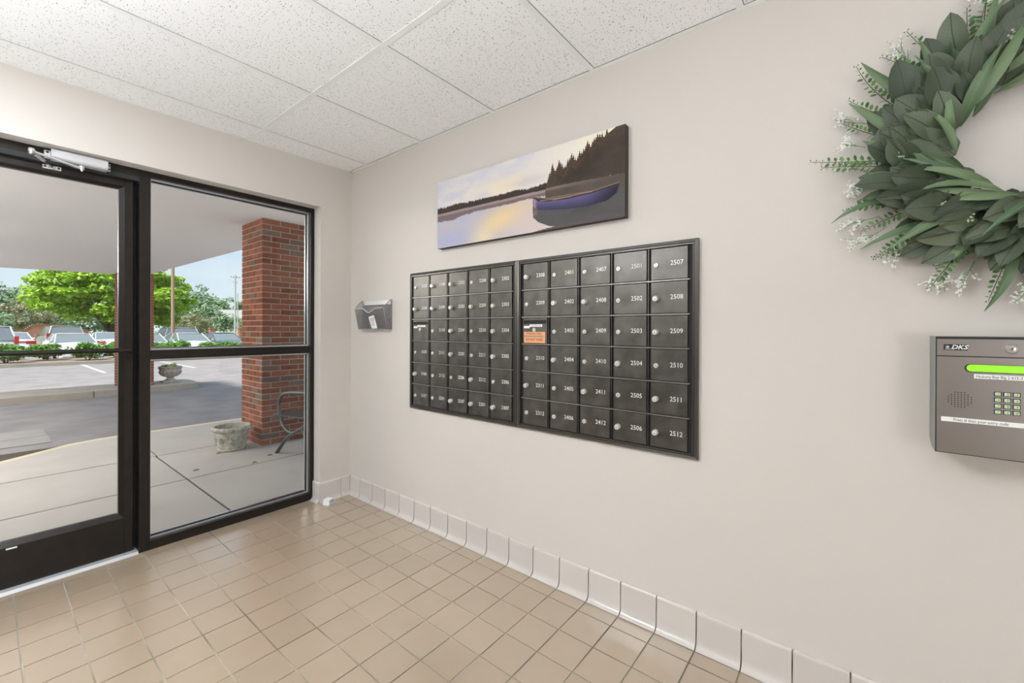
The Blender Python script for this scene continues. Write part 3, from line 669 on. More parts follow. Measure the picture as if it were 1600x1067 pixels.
    for a, b_, c, d in ((0.63, 0.375, 0.78, 0.348), (0.69, 0.352, 0.87, 0.350)):
        ln = a+(b_-b_); yy = b_+(d-b_)*(U-a)/(c-a); mix((U > a)*(U < c)*np.exp(-((V-yy)/0.006)**2)*0.8, (0.66, 0.56, 0.46))
    C += (rng.random((nv, nu, 1))-0.5)*0.03
    C = np.clip(C*0.96, 0, 1)
    return np.where(C < 0.04045, C/12.92, ((C+0.055)/1.055)**2.4)
cv = thing('canvas_print', 'long canvas print of a canoe on a misty sunset lake', 'picture', (-0.001, -1.625, 1.735))
cY0, cY1, cZ0, cZ1, cX = -1.0235, -2.226, 1.736, 2.136, -0.0365
em, t, b = nodes_of('canvas_print_colours'); at = N(t, 'ShaderNodeVertexColor'); at.layer_name = 'picture'
t.links.new(at.outputs[0], b.inputs['Base Color']); b.inputs['Roughness'].default_value = 0.75; b.inputs['Specular IOR Level'].default_value = 0.25
M['canvas'] = em
M['canvas_edge'] = mat('canvas_edge', (0.045, 0.038, 0.035), rough=0.8)
MB().box(-0.001, cX+0.0004, cY1, cY0, cZ0, cZ1).build('stretcher', M['canvas_edge'], cv, bevel=0.0008)
nu, nv = 540, 180
ys = np.linspace(cY0-0.0006, cY1+0.0006, nu+1); zs_ = np.linspace(cZ0+0.0006, cZ1-0.0006, nv+1)
YY, ZZ = np.meshgrid(ys, zs_); Vv = np.stack([np.full_like(YY, cX), YY, ZZ], -1).reshape(-1, 3)
ii, jj = np.meshgrid(np.arange(nu), np.arange(nv)); a0 = (jj*(nu+1)+ii).ravel()
Ff = np.stack([a0, a0+nu+1, a0+nu+2, a0+1], -1)
pic = soup('printed_face', Vv, Ff, M['canvas'], cv)
ca = pic.data.color_attributes.new('picture', 'FLOAT_COLOR', 'CORNER')
cc = np.ones((nu*nv, 4, 4), np.float32); cc[:, :, :3] = paint(nu, nv).reshape(-1, 1, 3)
ca.data.foreach_set('color', cc.ravel())

# ================================================================ WALL FILE POCKET
wfp = thing('wall_file_holder', 'black wire mesh document pocket on the wall by the corner', 'file holder', (-0.001, -0.345, 1.247))
fy0, fy1, fz0, fz1 = -0.170, -0.520, 1.249, 1.455
M['wire'] = mat('grey_wire', (0.30, 0.30, 0.305), rough=0.4, metal=0.4)
M['rim'] = mat('bright_rim', (0.75, 0.75, 0.75), rough=0.35, metal=0.3)
def lattice(fn, n1, n2, r, name):
    b_ = MB()
    for i in range(n1+1):
        b_.tube([fn(i/n1, 0), fn(i/n1, 0.5), fn(i/n1, 1)], r, 3, False)
    for j in range(n2+1):
        b_.tube([fn(0, j/n2), fn(0.5, j/n2), fn(1, j/n2)], r, 3, False)
    return b_.build(name, M['wire'], wfp)
def dip(u_):                       # scooped front edge
    q = abs(u_-0.5)
    return 0.0 if q > 0.27 else 0.030*(0.5+0.5*math.cos(math.pi*q/0.27))
ftx = lambda v: -0.040-0.029*v
fpt = lambda u_, v: Vector((ftx(v), fy0+(fy1-fy0)*(0.03+0.94*u_), fz0+(0.145-dip(u_))*v))
lattice(fpt, 70, 30, 0.0007, 'front_mesh')
lattice(lambda u_, v: Vector((-0.004, fy0+(fy1-fy0)*u_, fz0+(0.19)*v)), 60, 36, 0.0007, 'back_mesh')
sp_ = lambda y: (lambda u_, v: Vector((-0.004+(ftx(v*0.98)+0.004)*u_, y, fz0+(0.203-0.058*u_**1.6)*v)))
lattice(sp_(fy0), 12, 34, 0.0007, 'side_mesh'); lattice(sp_(fy1), 12, 34, 0.0007, 'side_mesh')
MB().box(-0.006, -0.002, fy0-0.012, fy1+0.012, fz1-0.034, fz1-0.006).build('hanging_strip', M['rim'], wfp)
for y in (fy0, fy1):
    MB().tube([(-0.004, y, fz0), (-0.004, y, fz1), (-0.012, y, fz1-0.001), (-0.035, y, fz1-0.022), (-0.058, y, fz1-0.045), (-0.069, y, fz1-0.062), (-0.040, y, fz0), (-0.004, y, fz0)], 0.0026, 6).build('rim_wire', M['wire'], wfp)
MB().tube([fpt(i/40, 1.0) for i in range(41)], 0.0026, 6).build('rim_wire', M['rim'], wfp)
MB().tube([(-0.040, fy0, fz0), (-0.040, fy1, fz0)], 0.0028, 6).build('rim_wire', M['wire'], wfp)
lb = MB()
pa = [fpt(0.50, 0.05), fpt(0.76, 0.05), fpt(0.72, 0.74), fpt(0.46, 0.74)]
pa = [fpt(0.50, 0.03), fpt(0.70, 0.03), fpt(0.66, 0.72), fpt(0.46, 0.72)]
lb.prism([p+Vector((-0.0016, 0, 0)) for p in pa], [p+Vector((-0.0024, 0, 0)) for p in pa]).build('paper_label', M['white'], wfp)
M['pinkink'] = mat('pink_print', (0.62, 0.30, 0.33), rough=0.8)
for v, w in ((0.60, 0.12), (0.52, 0.14), (0.44, 0.12), (0.33, 0.08), (0.22, 0.09)):
    q = [fpt(0.58-w/2, v), fpt(0.58+w/2, v), fpt(0.58+w/2, v+0.045), fpt(0.58-w/2, v+0.045)]
    MB().prism([p+Vector((-0.0025, 0, 0)) for p in q], [p+Vector((-0.0028, 0, 0)) for p in q]).build('printed_line', M['pinkink'] if v > 0.4 else M['steel'], wfp)

# ================================================================ ENTRY INTERCOM
ic = thing('entry_intercom', 'stainless steel door entry phone with green display and keypad', 'intercom', (-0.001, -3.33, 0.90))
iy0, iy1, iz0, iz1, IX = -3.174, -3.500, 0.912, 1.233, -0.11
M['case'] = mat('grey_case', (0.27, 0.275, 0.27), rough=0.45, metal=0.3)
MB().prism([(-0.0005, iy0, iz1), (IX+0.003, iy0, iz1), (IX+0.003, iy0, iz0), (IX+0.05, iy0, iz0), (-0.0005, iy0, iz0+0.020)],
           [(-0.0005, iy1, iz1), (IX+0.003, iy1, iz1), (IX+0.003, iy1, iz0), (IX+0.05, iy1, iz0), (-0.0005, iy1, iz0+0.020)]).build('case', M['case'], ic, bevel=0.0015)
MB().box(IX+0.003, IX+0.0005, iy0-0.001, iy1+0.001, iz0+0.001, iz1-0.001).build('shadow_gasket', M['black'], ic)
zsm = 1.179
MB().box(IX+0.001, IX-0.002, iy0-0.003, iy1+0.003, zsm+0.001, iz1-0.007).build('top_plate', M['steel'], ic, bevel=0.0006)
fp = MB().box(IX+0.001, IX-0.002, iy0-0.003, iy1+0.003, iz0+0.003, zsm-0.001).build('face_plate', M['steel'], ic, bevel=0.0006)
FX = IX-0.002
bd = MB().box(FX, FX-0.0015, -3.190, -3.2355, 1.1955, 1.2115).build('badge', M['black'], ic, bevel=0.0005)
letter('DKS', 0.0165, (FX-0.0016, -3.2195, 1.2035), M['paint_white'], bd, name='badge_lettering', shear=0.3, bold=0.0004)
bst = MB()
for k in range(9):
    a = math.pi*2*k/9; c = Vector((FX-0.0017, -3.1975, 1.2042)); d = Vector((0, math.cos(a), math.sin(a))); q = Vector((0, -math.sin(a), math.cos(a)))
    bst.prism([c-q*0.0008, c+q*0.0008, c+d*0.0048], [c-q*0.0008-Vector((0.0003, 0, 0)), c+q*0.0008-Vector((0.0003, 0, 0)), c+d*0.0048-Vector((0.0003, 0, 0))])
bst.build('badge_burst', M['paint_white'], bd); MB().box(FX-0.0016, FX-0.0019, -3.193, -3.204, 1.198, 1.1992).build('badge_line', M['paint_white'], bd)
lk = MB().lathe([(0.0125, 0), (0.0125, -0.003), (0.010, -0.006), (0.0085, -0.006), (0.0085, -0.004), (0.006, -0.004), (0.006, -0.007), (0.003, -0.0075)], (FX, -3.314, 1.2022), 20, 'x').build('cam_lock', M['chrome'], ic, smooth=40)
MB().box(FX-0.0070, FX-0.0078, -3.3132, -3.3148, 1.1985, 1.206).build('keyway', M['ink'], lk)
# display: rounded window
def stadium(y0, y1, z0, z1, x, n=8):
    r = (z1-z0)/2; zc = (z0+z1)/2; P = []
    for k in range(n+1): a = math.pi/2+math.pi*k/n; P.append((x, y0-r+(-math.cos(a))*r, zc+math.sin(a)*r))
    for k in range(n+1): a = -math.pi/2+math.pi*k/n; P.append((x, y1+r-math.cos(a)*r, zc+math.sin(a)*r))
    return P
ds = MB().prism(stadium(-3.230, -3.445, 1.1378, 1.1592, FX+0.0003), stadium(-3.230, -3.445, 1.1378, 1.1592, FX-0.0006)).build('display', M['black'], ic)
M['lcd'] = mat('green_display', (0.22, 0.60, 0.02), rough=0.4, emit=(0.30, 0.80, 0.02), estr=0.45)
MB().prism(stadium(-3.2335, -3.4425, 1.1395, 1.1582, FX-0.0007), stadium(-3.2335, -3.4425, 1.1395, 1.1582, FX-0.0010)).build('lit_screen', M['lcd'], ds)
l1 = MB().box(FX, FX-0.0005, -3.248, -3.420, 1.1212, 1.1330).build('paper_strip', M['white'], ic)
letter('Hickory Bay Blg 2 615-3', 0.0105, (FX-0.0007, -3.251, 1.1268), M['ink'], l1, name='strip_lettering', align='LEFT', extr=0.0001, stretch=(0.80, 1, 1))
l2 = MB().box(FX, FX-0.0005, -3.186, -3.430, 1.0003, 1.0125).build('paper_strip', M['white'], ic)
letter('Press # then your entry code', 0.0105, (FX-0.0007, -3.2095, 1.0063), M['ink'], l2, name='strip_lettering', align='LEFT', extr=0.0001, stretch=(0.80, 1, 1))
gr = MB()
for i in range(8):
    n_ = (4, 6, 8, 8, 8, 8, 6, 4)[i]
    for j in range(n_):
        y = -3.2215+(3.5-i)*0.0062; z = 1.0615+(n_/2-0.5-j)*0.0056
        gr.lathe([(0.0015, 0.0004), (0.0015, -0.0004)], (FX, y, z), 6, 'x')
gr.build('speaker_holes', M['ink'], ic)
M['keylit'] = mat('green_lit_key', (0.45, 0.62, 0.25), rough=0.3, emit=(0.35, 0.75, 0.05), estr=0.25)
for k, ch in enumerate('123456789*0#'):
    r_, c_ = divmod(k, 3); y = -3.2905-0.0162*c_; z = 1.0840-0.0157*r_
    kb = MB().box(FX+0.0002, FX-0.0012, y-0.0066, y+0.0066, z-0.0056, z+0.0056).build('key', M['black'], ic)
    MB().box(FX-0.0012, FX-0.0034, y-0.0052, y+0.0052, z-0.0044, z+0.0042).build('key_cap', M['silver'], kb, bevel=0.0008)
    MB().lathe([(0.0036, 0.0), (0.0036, -0.0003)], (FX-0.0034, y-0.0008, z), 12, 'x').build('key_lens', M['keylit'], kb)
    letter(ch, 0.0062, (FX-0.0039, y-0.0008, z), M['ink'], kb, name='key_digit', extr=0.0001)
# ================================================================ WREATH
WC = Vector((-0.002, -3.375, 1.765))
wr = thing('leafy_wreath', 'green eucalyptus wreath with white sprays hung on the wall', 'wreath', WC)
M['euc'] = leaf_mat('eucalyptus_leaf', (0.050, 0.070, 0.042), (0.115, 0.145, 0.088), trans=0.06, island=False, rough=0.48, vein=0.45)
M['willow'] = leaf_mat('long_leaf', (0.065, 0.12, 0.06), (0.17, 0.24, 0.12), trans=0.12, island=False, rough=0.42, vein=1.9)
M['sprig'] = leaf_mat('sprig_leaf', (0.06, 0.17, 0.04), (0.16, 0.32, 0.10), trans=0.2, rough=0.5)
M['bud'] = mat('pale_bud', (0.62, 0.66, 0.48), rough=0.8)
M['twig'] = mat('twig', (0.10, 0.075, 0.05), rough=0.9)
M['bloom'] = mat('white_bloom', (0.90, 0.90, 0.86), rough=0.8)
def leaf_mesh(L, Wd, curl, fold, sharp, mt, seed, pw=0.62):
    r = random.Random(seed); n = 9; V = []; F = []
    for i in range(n):
        s_ = i/(n-1); w = Wd/2*math.sin(math.pi*min(1, s_**sharp*0.97+0.03))**pw if 0 < i < n-1 else (0.0016 if i == 0 else 0.0008)
        x = L*s_; z = curl*L*math.sin(math.pi*s_*0.8)*(1 if i else 0)-0.25*curl*L*s_*s_; tw = r.uniform(-0.1, 0.1)*w
        V += [(x, -w, z+fold*w+tw), (x, -w*0.5, z+fold*w*0.35+tw*0.5), (x, 0, z), (x, w*0.5, z+fold*w*0.35-tw*0.5), (x, w, z+fold*w-tw)]
    for i in range(n-1):
        for j in range(4): F.append((i*5+j, (i+1)*5+j, (i+1)*5+j+1, i*5+j+1))
    me = bpy.data.meshes.new('leaf'); me.from_pydata(V, [], F); me.update()
    for p in me.polygons: p.use_smooth = True
    me.materials.append(mt); return me
EUC = [leaf_mesh(0.088+0.012*k, 0.062+0.006*(k % 3), 0.10+0.05*(k % 2), 0.22, 0.85, M['euc'], k) for k in range(5)]
WIL = [leaf_mesh(0.16+0.02*k, 0.024+0.004*(k % 2), 0.16+0.05*(k % 3), 0.35, 0.75, M['willow'], 20+k, 0.8) for k in range(4)]
rg = random.Random(11)
def place_leaf(me, name, ang, rad, dirang, lift, height, roll, sc_=1.0):
    """ang around the wreath, rad from centre, leaf axis dirang in the wall plane, lift away from the wall"""
    a = Vector((0, -math.cos(ang), math.sin(ang)))                 # screen right = -Y
    p = WC + a*rad + Vector((-height, 0, 0))
    d = Vector((0, -math.cos(dirang), math.sin(dirang)))
    X_ = (d*math.cos(lift) + Vector((-1, 0, 0))*math.sin(lift)).normalized()
    nrm = Vector((-1, 0, 0)); Y_ = nrm.cross(X_).normalized(); Z_ = X_.cross(Y_)
    R_ = Matrix((X_, Y_, Z_)).transposed() @ Matrix.Rotation(roll, 3, 'X')
    return inst(name, me, p, wr, rot=R_.to_euler(), scale=(sc_, sc_, sc_))
# base ring of twigs
for k in range(5):
    b_ = MB(); rr = 0.185+0.022*k; ph = rg.random()*6
    b_.tube([WC+Vector((-0.020-0.008*math.sin(7*a*math.pi/24+ph)-0.006*(k % 2), -rr*math.cos(a*math.pi/24)*(1+0.02*math.sin(5*a*math.pi/24+ph)), rr*math.sin(a*math.pi/24)*(1+0.02*math.cos(4*a*math.pi/24+ph)))) for a in range(48)]+[WC+Vector((-0.02-0.008*math.sin(ph), -rr, 0))], 0.007, 6)
    b_.build('twig_ring', M['twig'], wr)
# the leaves sweep clockwise: outwards and along the ring
for layer, (r0, h, n_, l0) in enumerate(((0.205, 0.018, 46, 0.05), (0.170, 0.045, 44, 0.25), (0.225, 0.055, 46, 0.22), (0.265, 0.032, 50, 0.10), (0.245, 0.062, 38, 0.20))):
    for k in range(n_):
        ang = 2*math.pi*(k+rg.uniform(-0.3, 0.3))/n_
        rad = r0+rg.uniform(-0.025, 0.025); da = ang-rg.uniform(0.35, 1.05)
        place_leaf(rg.choice(EUC), 'leaf', ang, rad, da, l0+rg.uniform(-0.12, 0.30), h+rg.uniform(-0.006, 0.02), rg.uniform(-0.6, 0.6), rg.uniform(0.85, 1.12))
for layer, (r0, h, n_, da0, da1) in enumerate(((0.175, 0.062, 18, 0.95, 1.5), (0.215, 0.050, 11, 0.4, 1.1), (0.155, 0.035, 20, 1.25, 1.6), (0.25, 0.028, 22, 0.1, 0.8))):
    for k in range(n_):
        ang = 2*math.pi*(k+rg.uniform(-0.35, 0.35))/n_
        place_leaf(rg.choice(WIL), 'long_leaf', ang, r0+rg.uniform(-0.02, 0.02), ang-rg.uniform(da0, da1), rg.uniform(0.0, 0.25), h+rg.uniform(-0.008, 0.015), rg.uniform(-0.7, 0.7), rg.uniform(0.85, 1.1))
def sprig(ang, r0, L, dirang, curve, h):
    V = []; F = []; st = MB(); path = []
    p = WC + Vector((-h, -math.cos(ang)*r0, math.sin(ang)*r0)); d_ = dirang; n_ = 13
    leafV = []; leafF = []
    for i in range(n_+1):
        path.append(p.copy()); d = Vector((-0.02, -math.cos(d_), math.sin(d_)))
        if i > 2:
            for sgn in (-1, 1):
                s_ = Vector((-rg.uniform(-0.3, 0.7), -math.cos(d_+sgn*1.25), math.sin(d_+sgn*1.25))).normalized()
                l_ = (0.0200 if i < n_-2 else 0.011)*rg.uniform(0.75, 1.1)*(1.15-0.5*i/n_); w_ = s_.cross(d).normalized().lerp(d.normalized(), rg.uniform(0.3, 0.9)).normalized()*l_*0.36
                n0 = len(leafV); q = p+s_*0.002
                leafV += [q, q+s_*l_*0.35-w_, q+s_*l_*0.8-w_*0.75, q+s_*l_, q+s_*l_*0.8+w_*0.75, q+s_*l_*0.35+w_]; leafF.append(tuple(range(n0, n0+6)))
        p = p + d*(L/n_); d_ += curve/n_
    o = MB().tube(path, [0.0016-0.0008*i/n_ for i in range(n_+1)], 5).build('sprig', M['twig'], wr)
    b_ = MB(); b_.add(leafV, leafF); b_.build('small_leaves', M['sprig'], o)
for k in range(40):
    ang = 2*math.pi*(k+rg.uniform(-0.3, 0.3))/40
    sprig(ang, 0.275+rg.uniform(-0.03, 0.02), rg.uniform(0.15, 0.225), ang-rg.uniform(0.0, 0.55), rg.uniform(-0.5, 0.3), rg.uniform(0.02, 0.06))
def spray(ang, r0, L, dirang, h):
    st = MB(); bl = MB(); p = WC + Vector((-h, -math.cos(ang)*r0, math.sin(ang)*r0))
    D = lambda a: Vector((rg.uniform(-0.15, 0.1), -math.cos(a), math.sin(a)))
    tip = p+D(dirang)*L*0.6; st.tube([p, tip], 0.0009, 4)
    for k in range(9):
        q = p.lerp(tip, rg.uniform(0.35, 1)); e2 = q+D(dirang+rg.uniform(-0.9, 0.9))*L*rg.uniform(0.2, 0.45); st.tube([q, e2], 0.0007, 3)
        for j in range(7):
            c = q.lerp(e2, rg.uniform(0.4, 1.05)) + Vector((rg.uniform(-0.006, 0.006), rg.uniform(-0.006, 0.006), rg.uniform(-0.006, 0.006))); s_ = rg.uniform(0.0026, 0.0046)
            bl.add([c+Vector((s_,0,0)), c+Vector((0,s_,0)), c+Vector((-s_,0,0)), c+Vector((0,-s_,0)), c+Vector((0,0,s_)), c+Vector((0,0,-s_))], [(0,1,4),(1,2,4),(2,3,4),(3,0,4),(1,0,5),(2,1,5),(3,2,5),(0,3,5)])
    o = st.build('white_spray', M['sprig'], wr); bl.build('tiny_blooms', M['bloom'], o)
for k in range(30):
    ang = 2*math.pi*(k+rg.uniform(-0.3, 0.3))/30
    spray(ang, 0.335+rg.uniform(-0.02, 0.03), rg.uniform(0.09, 0.14), ang-rg.uniform(-0.1, 0.5), rg.uniform(0.02, 0.05))
for k in range(18):                         # green bud clusters on thin stems between the leaves
    ang = 2*math.pi*(k+rg.uniform(-0.4, 0.4))/18; r0 = rg.uniform(0.22, 0.29); c = WC + Vector((-0.095, -math.cos(ang)*r0, math.sin(ang)*r0)); bl = MB()
    for j in range(16):
        q = c+Vector((rg.gauss(0, 0.004), rg.gauss(0, 0.005), rg.gauss(0, 0.006))); s_ = 0.0034
        bl.add([q+Vector((s_,0,0)), q+Vector((0,s_,0)), q+Vector((-s_,0,0)), q+Vector((0,-s_,0)), q+Vector((0,0,s_)), q+Vector((0,0,-s_))], [(0,1,4),(1,2,4),(2,3,4),(3,0,4),(1,0,5),(2,1,5),(3,2,5),(0,3,5)])
    bl.tube([c, c+Vector((0.06, math.cos(ang)*0.05, -math.sin(ang)*0.05))], 0.0008, 3)
    bl.build('bud_cluster', M['bud'], wr)

# ================================================================ WHITE PLASTIC BIT ON THE FLOOR
pl = thing('plastic_trunking_piece', 'small hollow white plastic piece lying on the corner tiles', 'plastic piece', (-0.185, -0.065, 0.0))
A_ = Vector((0.8, -0.6, 0)); B_ = Vector((0.6, 0.8, 0)); c = Vector((-0.222, -0.052, 0.0006)); L_ = 0.05
outer = [(-0.036, 0), (0.036, 0), (0.022, 0.036), (-0.026, 0.036)]; inner = [(-0.030, 0.004), (0.030, 0.004), (0.0175, 0.032), (-0.021, 0.032)]
mb = MB(); dirn = Vector((0.42, -0.91, 0)); sd = Vector((0.91, 0.42, 0))
ring = lambda P, s_: [c+sd*x+Vector((0, 0, z))+dirn*s_ for x, z in P]
o0, o1, i0, i1 = ring(outer, 0), ring(outer, L_), ring(inner, 0), ring(inner, L_)
mb.add(o0+o1+i0+i1, [(k, (k+1)%4, 4+(k+1)%4, 4+k) for k in range(4)]+[(8+k, 12+k, 12+(k+1)%4, 8+(k+1)%4) for k in range(4)]+[(4+k, 4+(k+1)%4, 12+(k+1)%4, 12+k) for k in range(4)]+[(k, 8+k, 8+(k+1)%4, (k+1)%4) for k in range(4)])
mb.build('shell', M['plastic'], pl)
cw = ring([(-0.026, 0.0045), (-0.004, 0.0045), (-0.010, 0.020), (-0.020, 0.016)], 0.03); cw2 = ring([(-0.026, 0.0045), (-0.004, 0.0045), (-0.010, 0.020), (-0.020, 0.016)], 0.036)
mb = MB().prism(cw, cw2); mb.build('inner_clip', M['soil'], pl)
# ================================================================ OUTSIDE: GROUND
ZR = -0.12                                     # road level
ex = thing('pavement', 'pale concrete pavement slabs in front of the entrance', 'pavement', (0, 2, 0), kind='structure')
MB().box(-9, 6, 0.19, 3.62, ZR-0.05, -0.016).build('joint_bed', M['soil'], ex)
gj = 0.0085
for (xa, xb) in ((-4.2, -0.69), (-0.69, 2.9), (2.9, 6.0)):
    for (ya, yb) in ((0.2, 1.318), (1.318, 2.335)):
        MB().box(xa+gj, xb-gj, ya+gj, yb-gj, -0.10, -0.002).build('slab', M['concrete'], ex, bevel=0.004)
# outer strip: dips to the road as a ramp on the left
edge = [(-9.0, 3.05), (-4.2, 3.10), (-1.95, 3.16), (-1.66, 3.22), (-1.40, 3.42), (-1.18, 3.60), (-0.95, 3.68), (-0.69, 3.70)]
def strip(pts, ya, name, mt, z0=-0.10, off0=0.0, off1=0.0):
    b_ = MB(); top = []; bot = []
    for k in range(len(pts)-1):
        (x0, e0), (x1, e1) = pts[k], pts[k+1]
        a0, a1 = (ya if ya is not None else e0-0.10), (ya if ya is not None else e1-0.10)
        o0, o1 = (e0-0.10, e1-0.10) if ya is not None else (e0, e1)
        b_.hexa([(x0, a0, z0), (x1, a1, z0), (x1, o1, z0), (x0, o0, z0), (x0, a0, -0.002), (x1, a1, -0.002), (x1, o1, -0.002), (x0, o0, -0.002)])
    return b_.build(name, mt, ex)
strip(edge, 2.341, 'slab', M['concrete'])
strip([(-0.69+2*gj, 3.70), (2.9-gj, 3.70)], 2.341, 'slab', M['concrete'])
strip([(2.9+gj, 3.70), (6.0, 3.70)], 2.341, 'slab', M['concrete'])
M['buff'] = mat('buff_kerb', (0.56, 0.48, 0.34), rough=0.85, var=0.5, vscale=4, col2=(0.46, 0.40, 0.29))
strip(edge+[(2.9, 3.70), (6.0, 3.70)], None, 'kerb_edge', M['buff'], z0=ZR-0.05)
struct('road', MB().box(-40, 60, 3.0, 19.8, ZR-0.3, ZR), M['asphalt'], 'grey asphalt driveway running past the entrance', 'road')
up = thing('utility_plate', 'grey rectangular panel set in the asphalt near the ramp', 'utility cover', (-1.8, 5.1, ZR))
MB().box(-2.45, -1.23, 4.50, 5.00, ZR+0.0005, ZR+0.006).build('panel', M['patch'], up); MB().box(-2.45, -1.24, 5.015, 5.58, ZR+0.0005, ZR+0.006).build('panel', M['patch'], up)
# parking lines
for k, x in enumerate((0.63, 2.93)):
    lbs = ('white parking line on the road left of the urn', 'white parking line on the road just behind the urn')
    tag(MB().box(x-0.05, x+0.05, 14.9, 19.6, ZR+0.0005, ZR+0.003).build('parking_line', M['stripe'], None, loc=(x, 17.2, ZR)), lbs[k], 'road marking', 'parking lines on the road')
# island under the canopy
isl = thing('traffic_island', 'raised concrete island with a rounded end under the canopy', 'kerb island', (-2, 9.4, ZR), kind='structure')
def island(y0, y1, x0, x1, r, z0, z1):
    P = [(x0, y0), (x1-r, y0)]
    P += [(x1-r+r*math.sin(a*math.pi/12), y0+r-r*math.cos(a*math.pi/12)) for a in range(1, 7)]
    P += [(x1-r+r*math.cos(a*math.pi/12), y1-r+r*math.sin(a*math.pi/12)) for a in range(0, 7)]
    P += [(x0, y1)]
    return MB().prism([(x, y, z0) for x, y in P], [(x, y, z1) for x, y in P])
island(8.72, 9.86, -0.35, 1.42, 0.22, ZR-0.02, 0.01).build('kerb_block', M['kerb'], isl, bevel=0.012)
for xa, xb in ((-2.2, -0.36), (-4.05, -2.21), (-5.9, -4.06)): MB().box(xa, xb, 8.72, 9.86, ZR-0.02, 0.01).build('kerb_block', M['kerb'], isl, bevel=0.012)
# far kerb, planting bed, parking lot, lawn, far ground
struct('far_kerb', MB().box(-30, 7.2, 19.62, 19.82, ZR-0.1, 0.01), M['kerb'], 'pale kerb along the far side of the road', 'kerb')
struct('planting_bed', MB().box(-30, 7.2, 19.82, 22.4, -0.3, 0.0), M['mulch'], 'brown mulched bed under the shrubs', 'ground')
lot = MB().add([(-40, 22.3, -0.02), (60, 22.3, -0.02), (60, 27, -0.42), (-40, 27, -0.42), (60, 52, -0.42), (-40, 52, -0.42)], [(0, 1, 2, 3), (3, 2, 4, 5)])
lot.add([(7.2, 19.5, ZR), (60, 19.5, ZR), (60, 22.3, -0.02), (7.2, 22.3, -0.02)], [(0, 1, 2, 3)])
struct('parking_lot', lot, M['asphalt'], 'asphalt parking lot beyond the shrubs', 'parking lot')
struct('lawn', MB().box(-80, 90, 44, 260, -3, -0.36), M['grass'], 'yellow-green lawn beyond the parked cars', 'lawn')

# ================================================================ CANOPY
can = MB().prism([(-6.6, 0.2, 2.432), (0.80, 0.2, 2.432), (0.53, 9.46, 2.432), (-1.55, 10.03, 2.432), (-6.6, 10.3, 2.432)],
                 [(-6.6, 0.2, 2.95), (0.80, 0.2, 2.95), (0.53, 9.46, 2.95), (-1.55, 10.03, 2.95), (-6.6, 10.3, 2.95)])
struct('canopy', can, M['soffit'], 'flat white canopy soffit over the entrance drive', 'canopy')

M['fill_canopy'] = mat('fill_canopy_lens', (0.9, 0.9, 0.9), rough=0.4, emit=(1.0, 0.95, 0.90), estr=CANOPY_FILL_POWER)
for k, y in enumerate((2.4, 5.2, 8.0)):  # lamps added out of view to lift the shade below
    lb_ = ('added canopy fill light nearest the building', 'added middle canopy fill light over the drive', 'added canopy fill light above the island')[k]
    q = thing('added_canopy_light', lb_, 'ceiling light', (-2.95, y, 2.43), 'fill lights added along the middle of the canopy')
    MB().lathe([(0.40, 0.0), (0.40, -0.03), (0.37, -0.035)], (-2.95, y, 2.4315), 28).build('rim', M['tee'], q, smooth=40)
    MB().lathe([(0.36, -0.035), (0.36, -0.17), (0.32, -0.21), (0.02, -0.23)], (-2.95, y, 2.4315), 28).build('lens', M['fill_canopy'], q, smooth='all')

# ================================================================ BRICK PILLARS
NC = 40; CH = 2.432/NC
BRM = {}
def brick_mesh(sx_, sy_, dark):
    k = (round(sx_, 3), round(sy_, 3), dark)
    if k not in BRM:
        me = MB().box(-sx_/2, sx_/2, -sy_/2, sy_/2, -(CH-0.011)/2, (CH-0.011)/2).mesh('brick', bevel=0.002); me.materials.append(M['brickd' if dark else 'brick']); BRM[k] = me
    return BRM[k]
def courses(x0, y0, Wd, rr):
    """bricks of the two faces that look to the entrance and to the left, then the two hidden faces"""
    a, b_ = 0.085, 0.182; g = 0.013; D = 0.05; x1, y1 = x0+Wd, y0+Wd
    seen, rest_ = [], []
    for c in range(NC):
        z = CH*(c+0.5); A = c % 2 == 0
        fl = a if A else b_; ll = b_ if A else a
        seen.append((x0, x0+fl, y0, y0+ll, z))
        x = x0+fl+g
        while x < x1-0.02: e_ = min(x+b_, x1); seen.append((x, e_, y0, y0+D, z)); x = e_+g
        y = y0+ll+g
        while y < y1-0.02: e_ = min(y+b_, y1); seen.append((x0, x0+D, y, e_, z)); y = e_+g
        x = x0+fl+g
        while x < x1-0.06: e_ = min(x+b_, x1); rest_.append((x, e_, y1-D, y1, z)); x = e_+g
        y = y0+D+g
        while y < y1-D-0.03: e_ = min(y+b_, y1-D-g); rest_.append((x1-D, x1, y, e_, z)); y = e_+g
    return seen, rest_
rb = random.Random(5)
def pillar(label, x0, y0, Wd, singles, zb=0.0):
    p = thing('brick_pillar', label, 'pillar', (x0+Wd/2, y0+Wd/2, zb), 'canopy pillars')
    MB().box(x0+0.006, x0+Wd-0.006, y0+0.006, y0+Wd-0.006, zb, 2.432).build('mortar_core', M['mortar'], p)
    seen, rest_ = courses(x0, y0, Wd, rb)
    if singles:
        for (xa, xb, ya, yb, z) in seen:
            inst('brick', brick_mesh(xb-xa, yb-ya, rb.random() < 0.13), ((xa+xb)/2, (ya+yb)/2, z), p)
    else: rest_ = seen+rest_
    f = MB()
    for (xa, xb, ya, yb, z) in rest_: f.box(xa, xb, ya, yb, z-(CH-0.011)/2+ (zb if z < 0.1 else 0), z+(CH-0.011)/2)
    o = f.build('brickwork', M['brick'], p); o['kind'] = 'stuff'
    return p
pillar('near red brick pillar beside the grey bench', 0.103, 1.911, 0.557, True)
pillar('far red brick pillar standing on the island behind the door mullion', 0.055, 8.96, 0.557, False, 0.01)

